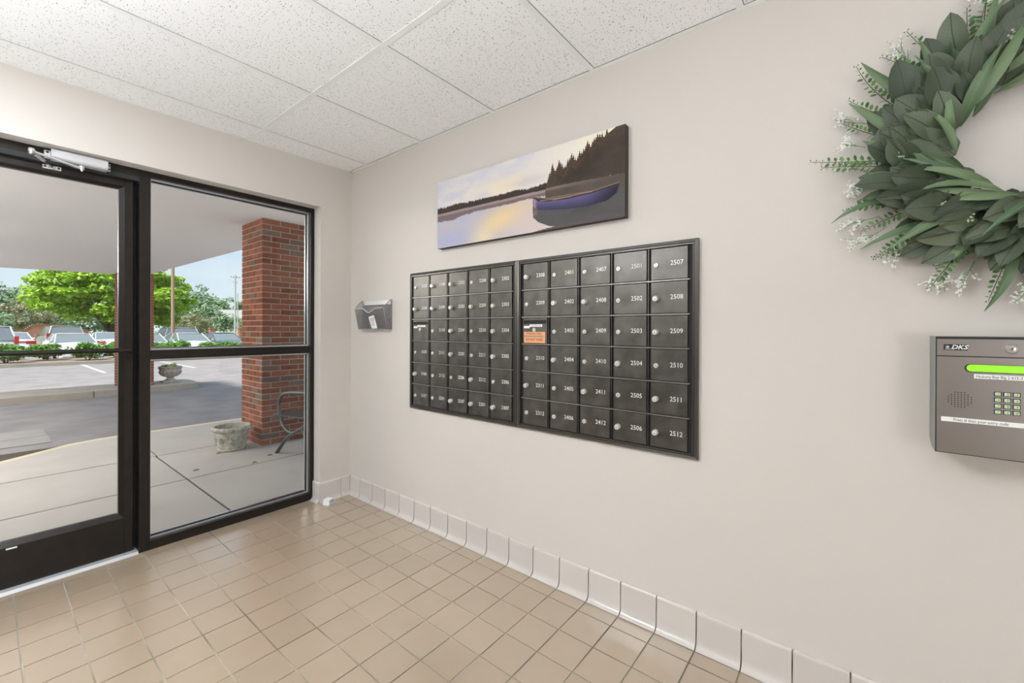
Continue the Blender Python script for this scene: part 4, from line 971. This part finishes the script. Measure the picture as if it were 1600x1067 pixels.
# ================================================================ PLANTER, URN, BENCH
pc = Vector((-0.135, 2.04, -0.002))
pt = thing('planter_pot', 'weathered cast stone planter pot at the foot of the brick pillar', 'planter', pc)
pr = [(0.122, 0.0), (0.128, 0.006), (0.128, 0.022), (0.122, 0.028), (0.126, 0.036), (0.124, 0.044), (0.150, 0.165), (0.153, 0.172), (0.153, 0.180), (0.150, 0.186), (0.158, 0.195), (0.172, 0.207), (0.178, 0.224), (0.174, 0.240), (0.165, 0.247), (0.150, 0.243), (0.142, 0.20), (0.135, 0.14), (0.02, 0.138)]
MB().lathe(pr, pc, 40).build('bowl', M['pot'], pt, smooth=50)
MB().lathe([(0.130, 0.150), (0.06, 0.158), (0.01, 0.155)], pc, 20).build('soil', M['soil'], pt)
for k in range(30):                       # moulded rim ornaments and relief leaves
    a = 2*math.pi*k/30; q = pc+Vector((0.170*math.cos(a), 0.170*math.sin(a), 0.222))
    MB().lathe([(0.004, -0.014), (0.012, -0.008), (0.014, 0.0), (0.011, 0.009), (0.004, 0.013)], q, 6).build('rim_moulding', M['pot'], pt, smooth=60)
for k in range(9):
    a = 2*math.pi*k/9+0.2
    for (da, dz, s_) in ((0, 0.11, 0.024), (0.13, 0.10, 0.017), (-0.13, 0.10, 0.017), (0.07, 0.135, 0.014), (-0.07, 0.135, 0.014), (0, 0.075, 0.014), (0.22, 0.12, 0.012)):
        r_ = 0.1245+0.026*(dz-0.044)/0.121; q = pc+Vector((r_*math.cos(a+da), r_*math.sin(a+da), dz)); tn = Vector((-math.sin(a+da), math.cos(a+da), 0)); nn = Vector((math.cos(a+da), math.sin(a+da), 0.2))
        MB().add([q+nn*0.014, q+tn*s_*0.6, q+Vector((0, 0, s_)), q-tn*s_*0.6, q-Vector((0, 0, s_))], [(0, 1, 2), (0, 2, 3), (0, 3, 4), (0, 4, 1)]).build('relief_leaf', M['pot'], pt)
uc = Vector((0.985, 9.34, 0.01))
ur = thing('garden_urn', 'stone pedestal urn with yellow-green plants on the island end', 'urn', uc)
MB().box(uc.x-0.165, uc.x+0.165, uc.y-0.165, uc.y+0.165, 0.0102, 0.045).build('plinth', M['pot'], ur, bevel=0.006)
up_ = [(0.13, 0.035), (0.115, 0.05), (0.075, 0.075), (0.062, 0.10), (0.075, 0.118), (0.12, 0.14), (0.175, 0.185), (0.20, 0.235), (0.205, 0.27), (0.195, 0.288), (0.20, 0.30), (0.205, 0.335), (0.225, 0.345), (0.228, 0.362), (0.215, 0.366), (0.19, 0.34), (0.02, 0.335)]
MB().lathe(up_, uc, 32).build('bowl', M['pot'], ur, smooth=50)
for k in range(16):
    a = 2*math.pi*k/16; path = []
    for (r_, h) in ((0.118, 0.138), (0.172, 0.185), (0.197, 0.235), (0.202, 0.268)): path.append(uc+Vector((r_*math.cos(a), r_*math.sin(a), h)))
    MB().tube(path, [0.010, 0.018, 0.022, 0.012], 6).build('gadroon', M['pot'], ur, smooth=60)
    q = uc+Vector((0.204*math.cos(a+0.1), 0.204*math.sin(a+0.1), 0.318)); MB().lathe([(0.004, -0.014), (0.018, -0.006), (0.018, 0.006), (0.004, 0.014)], q, 6).build('rim_moulding', M['pot'], ur)
MB().lathe([(0.195, 0.342), (0.01, 0.350)], uc, 16).build('soil', M['soil'], ur)
def leaf_cloud(name, mt, parent, clumps, per, size, seed, flat=0.6):
    """clumps: (centre xyz, radii xyz); leaves sit near each clump's skin, biased to the top"""
    r = np.random.default_rng(seed); C_ = np.array([c for c, _ in clumps], float); R_ = np.array([q for _, q in clumps], float)
    n = len(clumps)*per; idx = np.repeat(np.arange(len(clumps)), per)
    d = r.normal(size=(n, 3)); d /= np.linalg.norm(d, axis=1, keepdims=True); d[:, 2] = np.where(r.random(n) < 0.25, np.abs(d[:, 2]), d[:, 2])
    p = C_[idx]+d*R_[idx]*(0.55+0.5*r.random((n, 1)))
    nrm = d*0.6+r.normal(size=(n, 3))*0.55+np.array([0, 0, flat]); nrm /= np.linalg.norm(nrm, axis=1, keepdims=True)
    a = np.cross(nrm, r.normal(size=(n, 3))); a /= np.linalg.norm(a, axis=1, keepdims=True)+1e-9; b_ = np.cross(nrm, a)
    s_ = size*(0.6+0.8*r.random((n, 1)))
    V = np.stack([p-a*s_, p+b_*s_*0.55, p+a*s_, p-b_*s_*0.55], 1).reshape(-1, 3)
    F = np.arange(n*4).reshape(-1, 4)
    return soup(name, V, F, mt, parent)
def clump_list(c, rad, n, cr, seed, squash=0.7, bottom=-0.6):
    r = np.random.default_rng(seed); out_ = []
    while len(out_) < n:
        d = r.normal(size=3); d /= np.linalg.norm(d)
        if d[2] < bottom: continue
        k = 0.55+0.45*r.random()
        out_.append((np.array(c)+d*np.array(rad)*k, np.array([cr, cr, cr*squash])*(0.7+0.6*r.random())))
    return out_
fo = leaf_cloud('plants', M['leaf_urn'], ur, clump_list(uc+Vector((0, 0, 0.36)), (0.14, 0.14, 0.05), 14, 0.045, 2, bottom=-0.1), 26, 0.022, 3)

bn = thing('metal_bench', 'grey tubular metal bench beside the near brick pillar', 'bench', (0.75, 1.3, 0))
def bez(P, n=8):
    out_ = []
    for i in range(len(P)-1):
        p0 = Vector(P[max(i-1, 0)]); p1 = Vector(P[i]); p2 = Vector(P[i+1]); p3 = Vector(P[min(i+2, len(P)-1)])
        for k in range(n):
            t_ = k/n; out_.append(0.5*((2*p1)+(p2-p0)*t_+(2*p0-5*p1+4*p2-p3)*t_*t_+(3*p1-p0-3*p2+p3)*t_**3))
    out_.append(Vector(P[-1])); return out_
for x in (0.10, 1.40):
    e_ = thing('end_frame', None, None, (x-0.75, 0, 0), parent=bn)
    MB().tube(bez([(x, 0.90, 0.66), (x, 1.05, 0.648), (x, 1.25, 0.632), (x, 1.42, 0.590), (x, 1.485, 0.51), (x, 1.478, 0.43), (x, 1.47, 0.385)]), 0.017, 10).build('arm_rest', M['benchm'], e_, smooth=60)
    MB().tube(bez([(x, 1.445, 0.378), (x, 1.39, 0.295), (x, 1.28, 0.252), (x, 1.13, 0.268), (x, 0.96, 0.350), (x, 0.90, 0.385)]), 0.015, 8).build('curved_brace', M['benchm'], e_, smooth=60)
    MB().tube(bez([(x, 1.285, 0.262), (x, 1.295, 0.228), (x, 1.315, 0.195)]), 0.013, 8).build('link', M['benchm'], e_, smooth=60)
    MB().tube(bez([(x, 0.95, 0.345), (x, 1.12, 0.272), (x, 1.255, 0.215), (x, 1.36, 0.150), (x, 1.46, 0.065), (x, 1.535, 0.001)]), 0.018, 10).build('leg', M['benchm'], e_, smooth=60)
    MB().tube(bez([(x, 1.00, 0.335), (x, 0.92, 0.24), (x, 0.81, 0.11), (x, 0.72, 0.001)]), 0.018, 10).build('leg', M['benchm'], e_, smooth=60)
    MB().tube(bez([(x, 0.91, 0.40), (x, 0.875, 0.60), (x, 0.82, 0.86)]), 0.017, 10).build('back_post', M['benchm'], e_, smooth=60)
for k in range(8):
    y = 1.575-k*0.085; z = 0.372+0.006*k
    MB().box(0.085, 1.415, y-0.033, y+0.033, z, z+0.014).build('seat_slat', M['benchm'], bn, bevel=0.004)
for k in range(6):
    z = 0.48+k*0.07; y = 0.895-k*0.0125; MB().box(0.085, 1.415, y-0.004, y+0.010, z-0.024, z+0.024).build('back_slat', M['benchm'], bn, bevel=0.003)
# a few dead leaves on the slabs
for k, (x, y) in enumerate(((-0.17, 1.36), (-0.58, 1.52), (0.02, 1.50), (-0.28, 1.95))):
    lv = MB().add([(x-0.022, y, 0.002), (x, y-0.012, 0.006), (x+0.026, y+0.004, 0.001), (x+0.004, y+0.016, 0.008), (x-0.022, y, -0.0005), (x, y-0.012, 0.0035), (x+0.026, y+0.004, -0.0015), (x+0.004, y+0.016, 0.0055)],
                  [(0, 1, 2, 3), (7, 6, 5, 4), (0, 4, 5, 1), (1, 5, 6, 2), (2, 6, 7, 3), (3, 7, 4, 0)])
    lbs = ('dark dead leaf by the joint near the bench leg', 'dark dead leaf on the slab left of the bench', 'dark dead leaf under the bench front', 'dark dead leaf in front of the planter pot')
    tag(lv.build('dead_leaf', M['mulch'], None, loc=(x, y, 0)), lbs[k], 'leaf', 'dead leaves on the pavement')
# ================================================================ SHRUBS
rs = random.Random(21)
SH = [(-3.25+1.035*k, 20.50+1.02*(k % 2), (0.80, 0.78, 0.74, 0.72, 0.78, 0.76, 0.74, 0.80, 0.76, 0.72)[k]) for k in range(2, 10)]
LB = ['green shrub cut off by the left edge of the door', 'green shrub in front of the left side of the white sedan', 'full green shrub between the white sedan and the far pillar', 'green shrub mostly hidden behind the far brick pillar',
      'bright shrub showing just above the urn', 'bright shrub at the foot of the wooden pole', 'bright shrub in front of the silver sedan', 'bright shrub at the right end of the row beside the near pillar']
for k, (x, y, h) in enumerate(SH):
    s_ = thing('shrub', LB[k], 'shrub', (x, y, 0), 'shrubs along the far kerb')
    st = MB()
    for j in range(5):
        a = rs.uniform(0, 6.28); st.tube([(x+0.05*math.cos(a), y+0.05*math.sin(a), -0.002), (x+0.22*math.cos(a), y+0.22*math.sin(a), h*0.45), (x+0.38*math.cos(a), y+0.35*math.sin(a), h*0.75)], [0.014, 0.010, 0.005], 5)
    st.build('stems', M['bark'], s_)
    f = leaf_cloud('foliage', M['leaf_bush'], s_, clump_list((x, y, h*0.50), (0.52, 0.42, h*0.33), 54, 0.14, 40+k, bottom=-0.9), 60, 0.05, 60+k, flat=0.9); f['kind'] = 'stuff'

# ================================================================ TREES
def tree(name, label, base, trunk_h, crown_c, crown_r, nclump, cr, per, leaf, mt, seed, group=None, bottom=-0.55, squash=0.5, limbs=7):
    t_ = thing(name, label, 'tree', base, group); r = random.Random(seed); B = Vector(base); C_ = Vector(crown_c)
    MB().tube([B-Vector((0, 0, 0.1)), B+Vector((0.05, 0, trunk_h*0.5)), B.lerp(C_, 0.5)], [crown_r[0]*0.065, crown_r[0]*0.05, crown_r[0]*0.035], 8).build('trunk', M['bark'], t_, smooth=60)
    lm = MB()
    for k in range(limbs):
        a = 6.28*k/limbs+r.uniform(-0.3, 0.3); s0 = B+Vector((0, 0, trunk_h*r.uniform(0.6, 1.1)))
        e0 = C_+Vector((math.cos(a)*crown_r[0]*0.7, math.sin(a)*crown_r[1]*0.7, crown_r[2]*r.uniform(-0.35, 0.5)))
        lm.tube([s0, s0.lerp(e0, 0.5)+Vector((0, 0, 0.2)), e0], [crown_r[0]*0.03, crown_r[0]*0.018, crown_r[0]*0.006], 5)
    lm.build('limbs', M['bark'], t_, smooth=60)
    f = leaf_cloud('foliage', mt, t_, clump_list(crown_c, crown_r, nclump, cr, seed, squash, bottom), per, leaf, seed+1, flat=0.8); f['kind'] = 'stuff'
tree('broad_tree', 'broad bright green tree behind the parked cars', (4.6, 42.0, -0.42), 2.0, (4.9, 42, 4.0), (4.75, 4.2, 3.1), 270, 0.72, 120, 0.15, M['leaf_tree'], 100, squash=0.45, bottom=-0.75)
FT = [('hazy green tree at the far left behind the brick wall', (-3.0, 105, -0.4), (-3, 105, 4.6), (5.5, 5, 4.6), 'leaf_hazed'),
      ('hazy green tree just left of the broad bright tree', (4.5, 121, -0.4), (4.5, 121, 4.9), (5.5, 5, 4.2), 'leaf_hazed'),
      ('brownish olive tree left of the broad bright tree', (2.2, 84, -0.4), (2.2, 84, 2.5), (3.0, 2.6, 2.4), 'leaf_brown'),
      ('grey-green low tree behind the white car at left', (-0.8, 78, -0.4), (-0.8, 78, 1.7), (2.0, 2.0, 1.6), 'leaf_hazed'),
      ('tall rounded far tree right of the wooden light pole', (30.0, 114, -0.4), (30.0, 114, 5.6), (6.2, 5, 4.9), 'leaf_hazed'),
      ('hazy far tree left of the tall rounded one', (20.5, 94, -0.4), (20.5, 94, 4.0), (4.4, 4, 3.8), 'leaf_hazed'),
      ('hazy far tree behind the utility pole', (39.5, 127, -0.4), (39.5, 127, 5.0), (6.6, 5, 4.8), 'leaf_hazed'),
      ('low green trees left of the white house', (23.0, 83, -0.4), (23.0, 83, 2.3), (4.2, 2.6, 2.5), 'leaf_hazed'),
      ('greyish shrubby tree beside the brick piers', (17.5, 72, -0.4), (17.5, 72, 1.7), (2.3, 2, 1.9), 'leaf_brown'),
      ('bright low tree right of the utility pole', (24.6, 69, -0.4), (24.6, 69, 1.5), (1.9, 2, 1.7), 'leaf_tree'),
      ('hazy far tree behind the trunk of the broad tree', (9.0, 101, -0.4), (9.0, 101, 3.0), (4.4, 3.5, 3.2), 'leaf_hazed'),
      ('hazy far tree behind the far pillar', (18.5, 127, -0.4), (18.5, 127, 4.0), (5.0, 4, 4.2), 'leaf_hazed'),
      ('hazy far tree at the right end beside the near pillar', (43.5, 112, -0.4), (43.5, 112, 4.2), (5.6, 5, 4.2), 'leaf_hazed')]
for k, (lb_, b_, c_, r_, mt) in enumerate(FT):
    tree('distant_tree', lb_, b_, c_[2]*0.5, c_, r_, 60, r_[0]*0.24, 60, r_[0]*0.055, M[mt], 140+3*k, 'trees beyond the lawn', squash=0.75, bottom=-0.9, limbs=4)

# ================================================================ POLES, BRICK WALL, HOUSE
lp = thing('light_pole', 'brown wooden pole rising beside the bright tree', 'pole', (6.17, 32.0, -0.42))
MB().tube([(6.17, 32.0, -0.45), (6.17, 32.0, 7.5)], [0.10, 0.085], 10).build('shaft', M['pole'], lp, smooth=60)
MB().tube([(6.17, 32.0, 7.2), (5.5, 31.7, 7.5)], 0.03, 6).build('arm', M['pole'], lp); MB().box(5.25, 5.6, 31.55, 31.8, 7.42, 7.56).build('lamp_head', M['steel'], lp, bevel=0.02)
MB().box(6.21, 6.55, 31.96, 32.00, 3.98, 4.01).box(6.51, 6.61, 31.94, 32.02, 3.92, 4.04).build('bracket', M['steel'], lp)
for lb_, x, y, h, r_, arm in (('taller utility pole with crossarms against the sky', 24.45, 76.3, 10.1, 0.17, True), ('thin pole just right of the tall utility pole', 25.0, 76.8, 7.2, 0.10, False)):
    q = thing('utility_pole', lb_, 'pole', (x, y, -0.4), 'utility poles'); M.setdefault('greypole', mat('grey_pole', (0.42, 0.42, 0.43), rough=0.9))
    MB().tube([(x, y, -0.45), (x, y, h)], [r_, r_*0.7], 8).build('shaft', M['greypole'], q, smooth=60)
    if arm:
        MB().box(x-0.7, x+0.7, y-0.04, y+0.04, h-0.46, h-0.36).build('crossarm', M['greypole'], q); MB().box(x-0.4, x+0.4, y-0.04, y+0.04, h-1.25, h-1.17).build('crossarm', M['greypole'], q)
        for dx in (-0.62, -0.25, 0.25, 0.62): MB().lathe([(0.05, 0), (0.07, 0.1), (0.03, 0.22)], (x+dx, y, h-0.36), 6).build('insulator', M['greypole'], q)
gw = thing('garden_wall', 'red brick boundary wall with a sweeping curved top', 'wall', (1.4, 69.5, -0.4))
M['farbrick'] = nodes_of('far_brickwork')[0]; t = M['farbrick'].node_tree; b = t.nodes['Principled BSDF']
bk = N(t, 'ShaderNodeTexBrick', Scale=1.0); bk.inputs['Color1'].default_value = (0.40, 0.15, 0.10, 1); bk.inputs['Color2'].default_value = (0.30, 0.11, 0.07, 1); bk.inputs['Mortar'].default_value = (0.40, 0.28, 0.21, 1)
bk.inputs['Brick Width'].default_value = 0.22; bk.inputs['Row Height'].default_value = 0.075; bk.inputs['Mortar Size'].default_value = 0.008
mpn = N(t, 'ShaderNodeMapping'); mpn.inputs['Rotation'].default_value = (math.pi/2, 0, 0); t.links.new(pos(t), mpn.inputs[0]); t.links.new(mpn.outputs[0], bk.inputs['Vector']); t.links.new(bk.outputs['Color'], b.inputs['Base Color']); b.inputs['Roughness'].default_value = 0.9
prof = [(0.2, 1.00)]+[(1.1+0.13*k, 1.00+0.62*(0.5-0.5*math.cos(math.pi*k/8))) for k in range(9)]+[(3.2, 1.62)]+[(4.1+0.13*k, 1.62-0.62*(0.5-0.5*math.cos(math.pi*k/8))) for k in range(9)]+[(6.5, 1.0)]
pf = [(0.2, -0.42)]+prof+[(6.5, -0.42)]
MB().prism([(x, 69.4, z) for x, z in pf], [(x, 69.7, z) for x, z in pf]).build('wall_panel', M['farbrick'], gw)
cp_ = MB()
for (xa, za), (xb, zb) in zip(prof[:-1], prof[1:]): cp_.hexa([(xa, 69.35, za), (xb, 69.35, zb), (xb, 69.75, zb), (xa, 69.75, za), (xa, 69.35, za+0.07), (xb, 69.35, zb+0.07), (xb, 69.75, zb+0.07), (xa, 69.75, za+0.07)])
cp_.build('coping', M['farbrick'], gw); MB().box(-0.3, 0.3, 69.3, 69.8, -0.42, 1.25).box(-0.36, 0.36, 69.24, 69.86, 1.25, 1.33).build('end_pier', M['farbrick'], gw)
for k, (x, y, h) in enumerate(((13.6, 60.0, 1.40), (16.5, 60.0, 1.40), (19.6, 59.6, 1.42))):
    lb_ = ('small brick pier left in the row behind the dark car', 'small brick pier in the middle of the row of three', 'small brick pier under the utility pole')[k]
    q = thing('brick_pier', lb_, 'pier', (x, y, -0.4), 'brick piers beyond the cars'); MB().box(x-0.3, x+0.3, y-0.3, y+0.3, -0.42, h-0.15).build('shaft', M['farbrick'], q); MB().box(x-0.36, x+0.36, y-0.36, y+0.36, h-0.15, h-0.03).build('cap', M['farbrick'], q)
hs = thing('white_house', 'white house with grey roof far behind the utility pole', 'house', (31, 96, -0.4))
MB().box(28.5, 36, 95, 101, -0.42, 3.4).build('walls', M['housew'], hs)
MB().prism([(28.1, 94.6, 3.4), (36.4, 94.6, 3.4), (36.4, 98, 5.2), (28.1, 98, 5.2)], [(28.1, 101.4, 3.4), (36.4, 101.4, 3.4), (36.4, 98.01, 5.2), (28.1, 98.01, 5.2)]).build('roof', M['roofg'], hs)
for x in (29.6, 31.4, 33.2): MB().box(x, x+0.9, 94.95, 95.02, 1.3, 2.6).build('window', M['carglass'], hs)

# ================================================================ CARS
def car(label, loc, rz, colour, suv=False, lamp='lampr', name='parked_car', rough=0.25, metal=0.0):
    """front looks to local -Y; built around the origin, then turned and moved"""
    c = thing(name, label, 'car', loc); c.rotation_euler = (0, 0, rz)
    key = 'car_'+str(colour)
    if key not in M: M[key] = mat('car_paint', colour, rough=rough, metal=metal, coat=0.6)
    P = M[key]
    def part(b_, nm, mt, par=None, **kw):
        me = b_.mesh(nm, (0, 0, 0), kw.get('bevel', 0), 2, kw.get('smooth', False)); me.materials.append(mt)
        o = bpy.data.objects.new(nm, me); link(o, par or c); return o
    hw = 0.95 if suv else 0.90; bz = 1.08 if suv else 0.94; rz_ = 1.78 if suv else 1.44; L = 2.42
    st = [(-L, 0.62, 0.80, 0.30), (-L+0.12, 0.76 if not suv else 0.95, 0.92, 0.22), (-1.35, bz-0.06, 1.0, 0.20), (-0.95, bz, 1.0, 0.20), (1.3, bz+0.05, 1.0, 0.20), (1.9, bz+0.05, 0.99, 0.24), (L-0.12, bz+0.02, 0.95, 0.30), (L, bz-0.22, 0.88, 0.36)]
    rings = []
    for (y, zt, wf_, zb) in st:
        w = hw*wf_; rings.append([(-w*0.92, y, zb), (-w, y, zb+0.18), (-w, y, zt*0.82), (-w*0.95, y, zt-0.03), (-w*0.80, y, zt), (0, y, zt+0.035), (w*0.80, y, zt), (w*0.95, y, zt-0.03), (w, y, zt*0.82), (w, y, zb+0.18), (w*0.92, y, zb)])
    bd_ = part(MB().loft(rings), 'body', P, smooth=38)
    if suv: yb0, yt0, yt1, yb1 = -0.95, -0.25, 2.05, 2.36
    else: yb0, yt0, yt1, yb1 = -1.05, -0.20, 0.85, 1.75
    wb, wt = hw*0.86, hw*0.68; zb_ = bz-0.02
    B0 = [(-wb, yb0, zb_), (wb, yb0, zb_), (wb, yb1, zb_+0.05), (-wb, yb1, zb_+0.05)]; T0 = [(-wt, yt0, rz_-0.05), (wt, yt0, rz_-0.05), (wt, yt1, rz_-0.05), (-wt, yt1, rz_-0.05)]
    part(MB().hexa(B0+T0), 'windows', M['carglass'])
    rr = [[(-wt*1.03, yt0-0.06, rz_-0.06), (-wt*0.7, yt0-0.03, rz_-0.035), (0, yt0-0.02, rz_-0.025), (wt*0.7, yt0-0.03, rz_-0.035), (wt*1.03, yt0-0.06, rz_-0.06), (0, yt0, rz_-0.08)],
          [(-wt*1.05, (yt0+yt1)/2, rz_-0.04), (-wt*0.7, (yt0+yt1)/2, rz_-0.005), (0, (yt0+yt1)/2, rz_), (wt*0.7, (yt0+yt1)/2, rz_-0.005), (wt*1.05, (yt0+yt1)/2, rz_-0.04), (0, (yt0+yt1)/2, rz_-0.08)],
          [(-wt*1.03, yt1+0.05, rz_-0.06), (-wt*0.7, yt1+0.03, rz_-0.035), (0, yt1+0.02, rz_-0.025), (wt*0.7, yt1+0.03, rz_-0.035), (wt*1.03, yt1+0.05, rz_-0.06), (0, yt1, rz_-0.08)]]
    part(MB().loft(rr), 'roof', P, smooth=60)
    for i in range(4): part(MB().tube([Vector(B0[i])*1.005, Vector(T0[i])*1.005], 0.022 if not suv else 0.035, 6), 'roof_pillar', P)
    ym = (yt0+yt1)/2+0.05
    for s_ in (-1, 1):
        part(MB().tube([(s_*wb*1.0, ym, zb_), (s_*wt*1.01, ym-0.05, rz_-0.05)], 0.022, 6), 'roof_pillar', P)
        mi = part(MB().loft([[(s_*(hw+0.02), -0.80, bz+0.02), (s_*(hw+0.02), -0.72, bz+0.02), (s_*(hw+0.02), -0.72, bz+0.12), (s_*(hw+0.02), -0.80, bz+0.12)], [(s_*(hw+0.17), -0.76, bz+0.03), (s_*(hw+0.17), -0.70, bz+0.03), (s_*(hw+0.17), -0.70, bz+0.15), (s_*(hw+0.17), -0.76, bz+0.15)]]), 'mirror', P, bevel=0.01)
        part(MB().box(s_*(hw-0.08), s_*(hw+0.03), -0.77, -0.73, bz+0.03, bz+0.07), 'mirror_foot', M['black'], mi)
        part(MB().box(s_*hw*0.55, s_*hw*0.93, -L-0.005, -L+0.18, 0.56, 0.70), 'head_lamp', M['lampw'], bevel=0.03)
        z0, z1 = (0.95, 1.30) if suv else (0.72, 0.93)
        part(MB().box(s_*hw*(0.80 if suv else 0.52), s_*hw*0.955, L-0.20, L+0.004, z0, z1), 'tail_lamp', M[lamp], bevel=0.02)
        for y in (-1.45, 1.45):
            wl = part(MB().lathe([(0.20, -0.11), (0.33, -0.11), (0.34, -0.06), (0.34, 0.06), (0.33, 0.11), (0.20, 0.11)], (s_*(hw-0.10), y, 0.34), 20, 'x'), 'wheel', M['rubber'], smooth=40)
            part(MB().lathe([(0.05, 0.118*s_), (0.19, 0.112*s_), (0.20, 0.10*s_)], (s_*(hw-0.10), y, 0.34), 16, 'x'), 'hub', M['silver'], wl)
    part(MB().box(-0.45, 0.45, -L-0.012, -L+0.05, 0.45, 0.60), 'grille', M['black'], bevel=0.01)
    part(MB().box(-0.17, 0.17, L-0.01, L+0.012, 0.72, 0.86), 'number_plate', M['white'])
    return c
WHITE = (0.80, 0.80, 0.80)
car('white sedan facing the hedge behind the door glass', (1.30, 29.4, -0.44), 0.05, WHITE)
car('grey people carrier with red tail lamps behind the white sedan', (1.65, 39.2, -0.36), math.pi+0.05, (0.30, 0.29, 0.31), True)
cw_ = car('white sedan with a full-width red light bar at left', (-0.62, 37.0, -0.42), math.pi+0.03, (0.79, 0.80, 0.81))
lbm = MB().box(-0.8, 0.8, 2.36, 2.43, 0.84, 0.91).mesh('light_bar'); lbm.materials.append(M['lampr']); link(bpy.data.objects.new('light_bar', lbm), cw_)
car('silver car cut off at the left edge of the door', (-1.55, 29.3, -0.42), math.pi, (0.50, 0.51, 0.53), True)
car('white sedan with orange-red tail lamp beside the far pillar', (3.25, 34.3, -0.42), math.pi+0.06, (0.78, 0.79, 0.80), False, 'lampo')
car('pale blue-silver car showing right of the far pillar', (3.85, 27.4, -0.42), 0.05, (0.52, 0.57, 0.66))
car('blue-grey pickup-height car behind the wooden pole', (7.3, 36.8, -0.42), math.pi+0.1, (0.34, 0.38, 0.48), True)
car('silver sedan with a sunlit windscreen right of the wooden pole', (6.0, 28.0, -0.42), 0.08, (0.62, 0.63, 0.66))
car('dark blue car at the right end of the parked row', (8.15, 29.4, -0.42), 0.1, (0.05, 0.06, 0.09))

# woodland that closes the view beyond the left edge of the door
rw = random.Random(77)
wl = leaf_cloud('woodland', M['leaf_hazed'], None, [((-75+rw.uniform(0, 66), 118+rw.uniform(0, 14), rw.uniform(0.5, 6.5)), (2.4, 2.0, 1.6)) for _ in range(240)], 45, 0.42, 900)
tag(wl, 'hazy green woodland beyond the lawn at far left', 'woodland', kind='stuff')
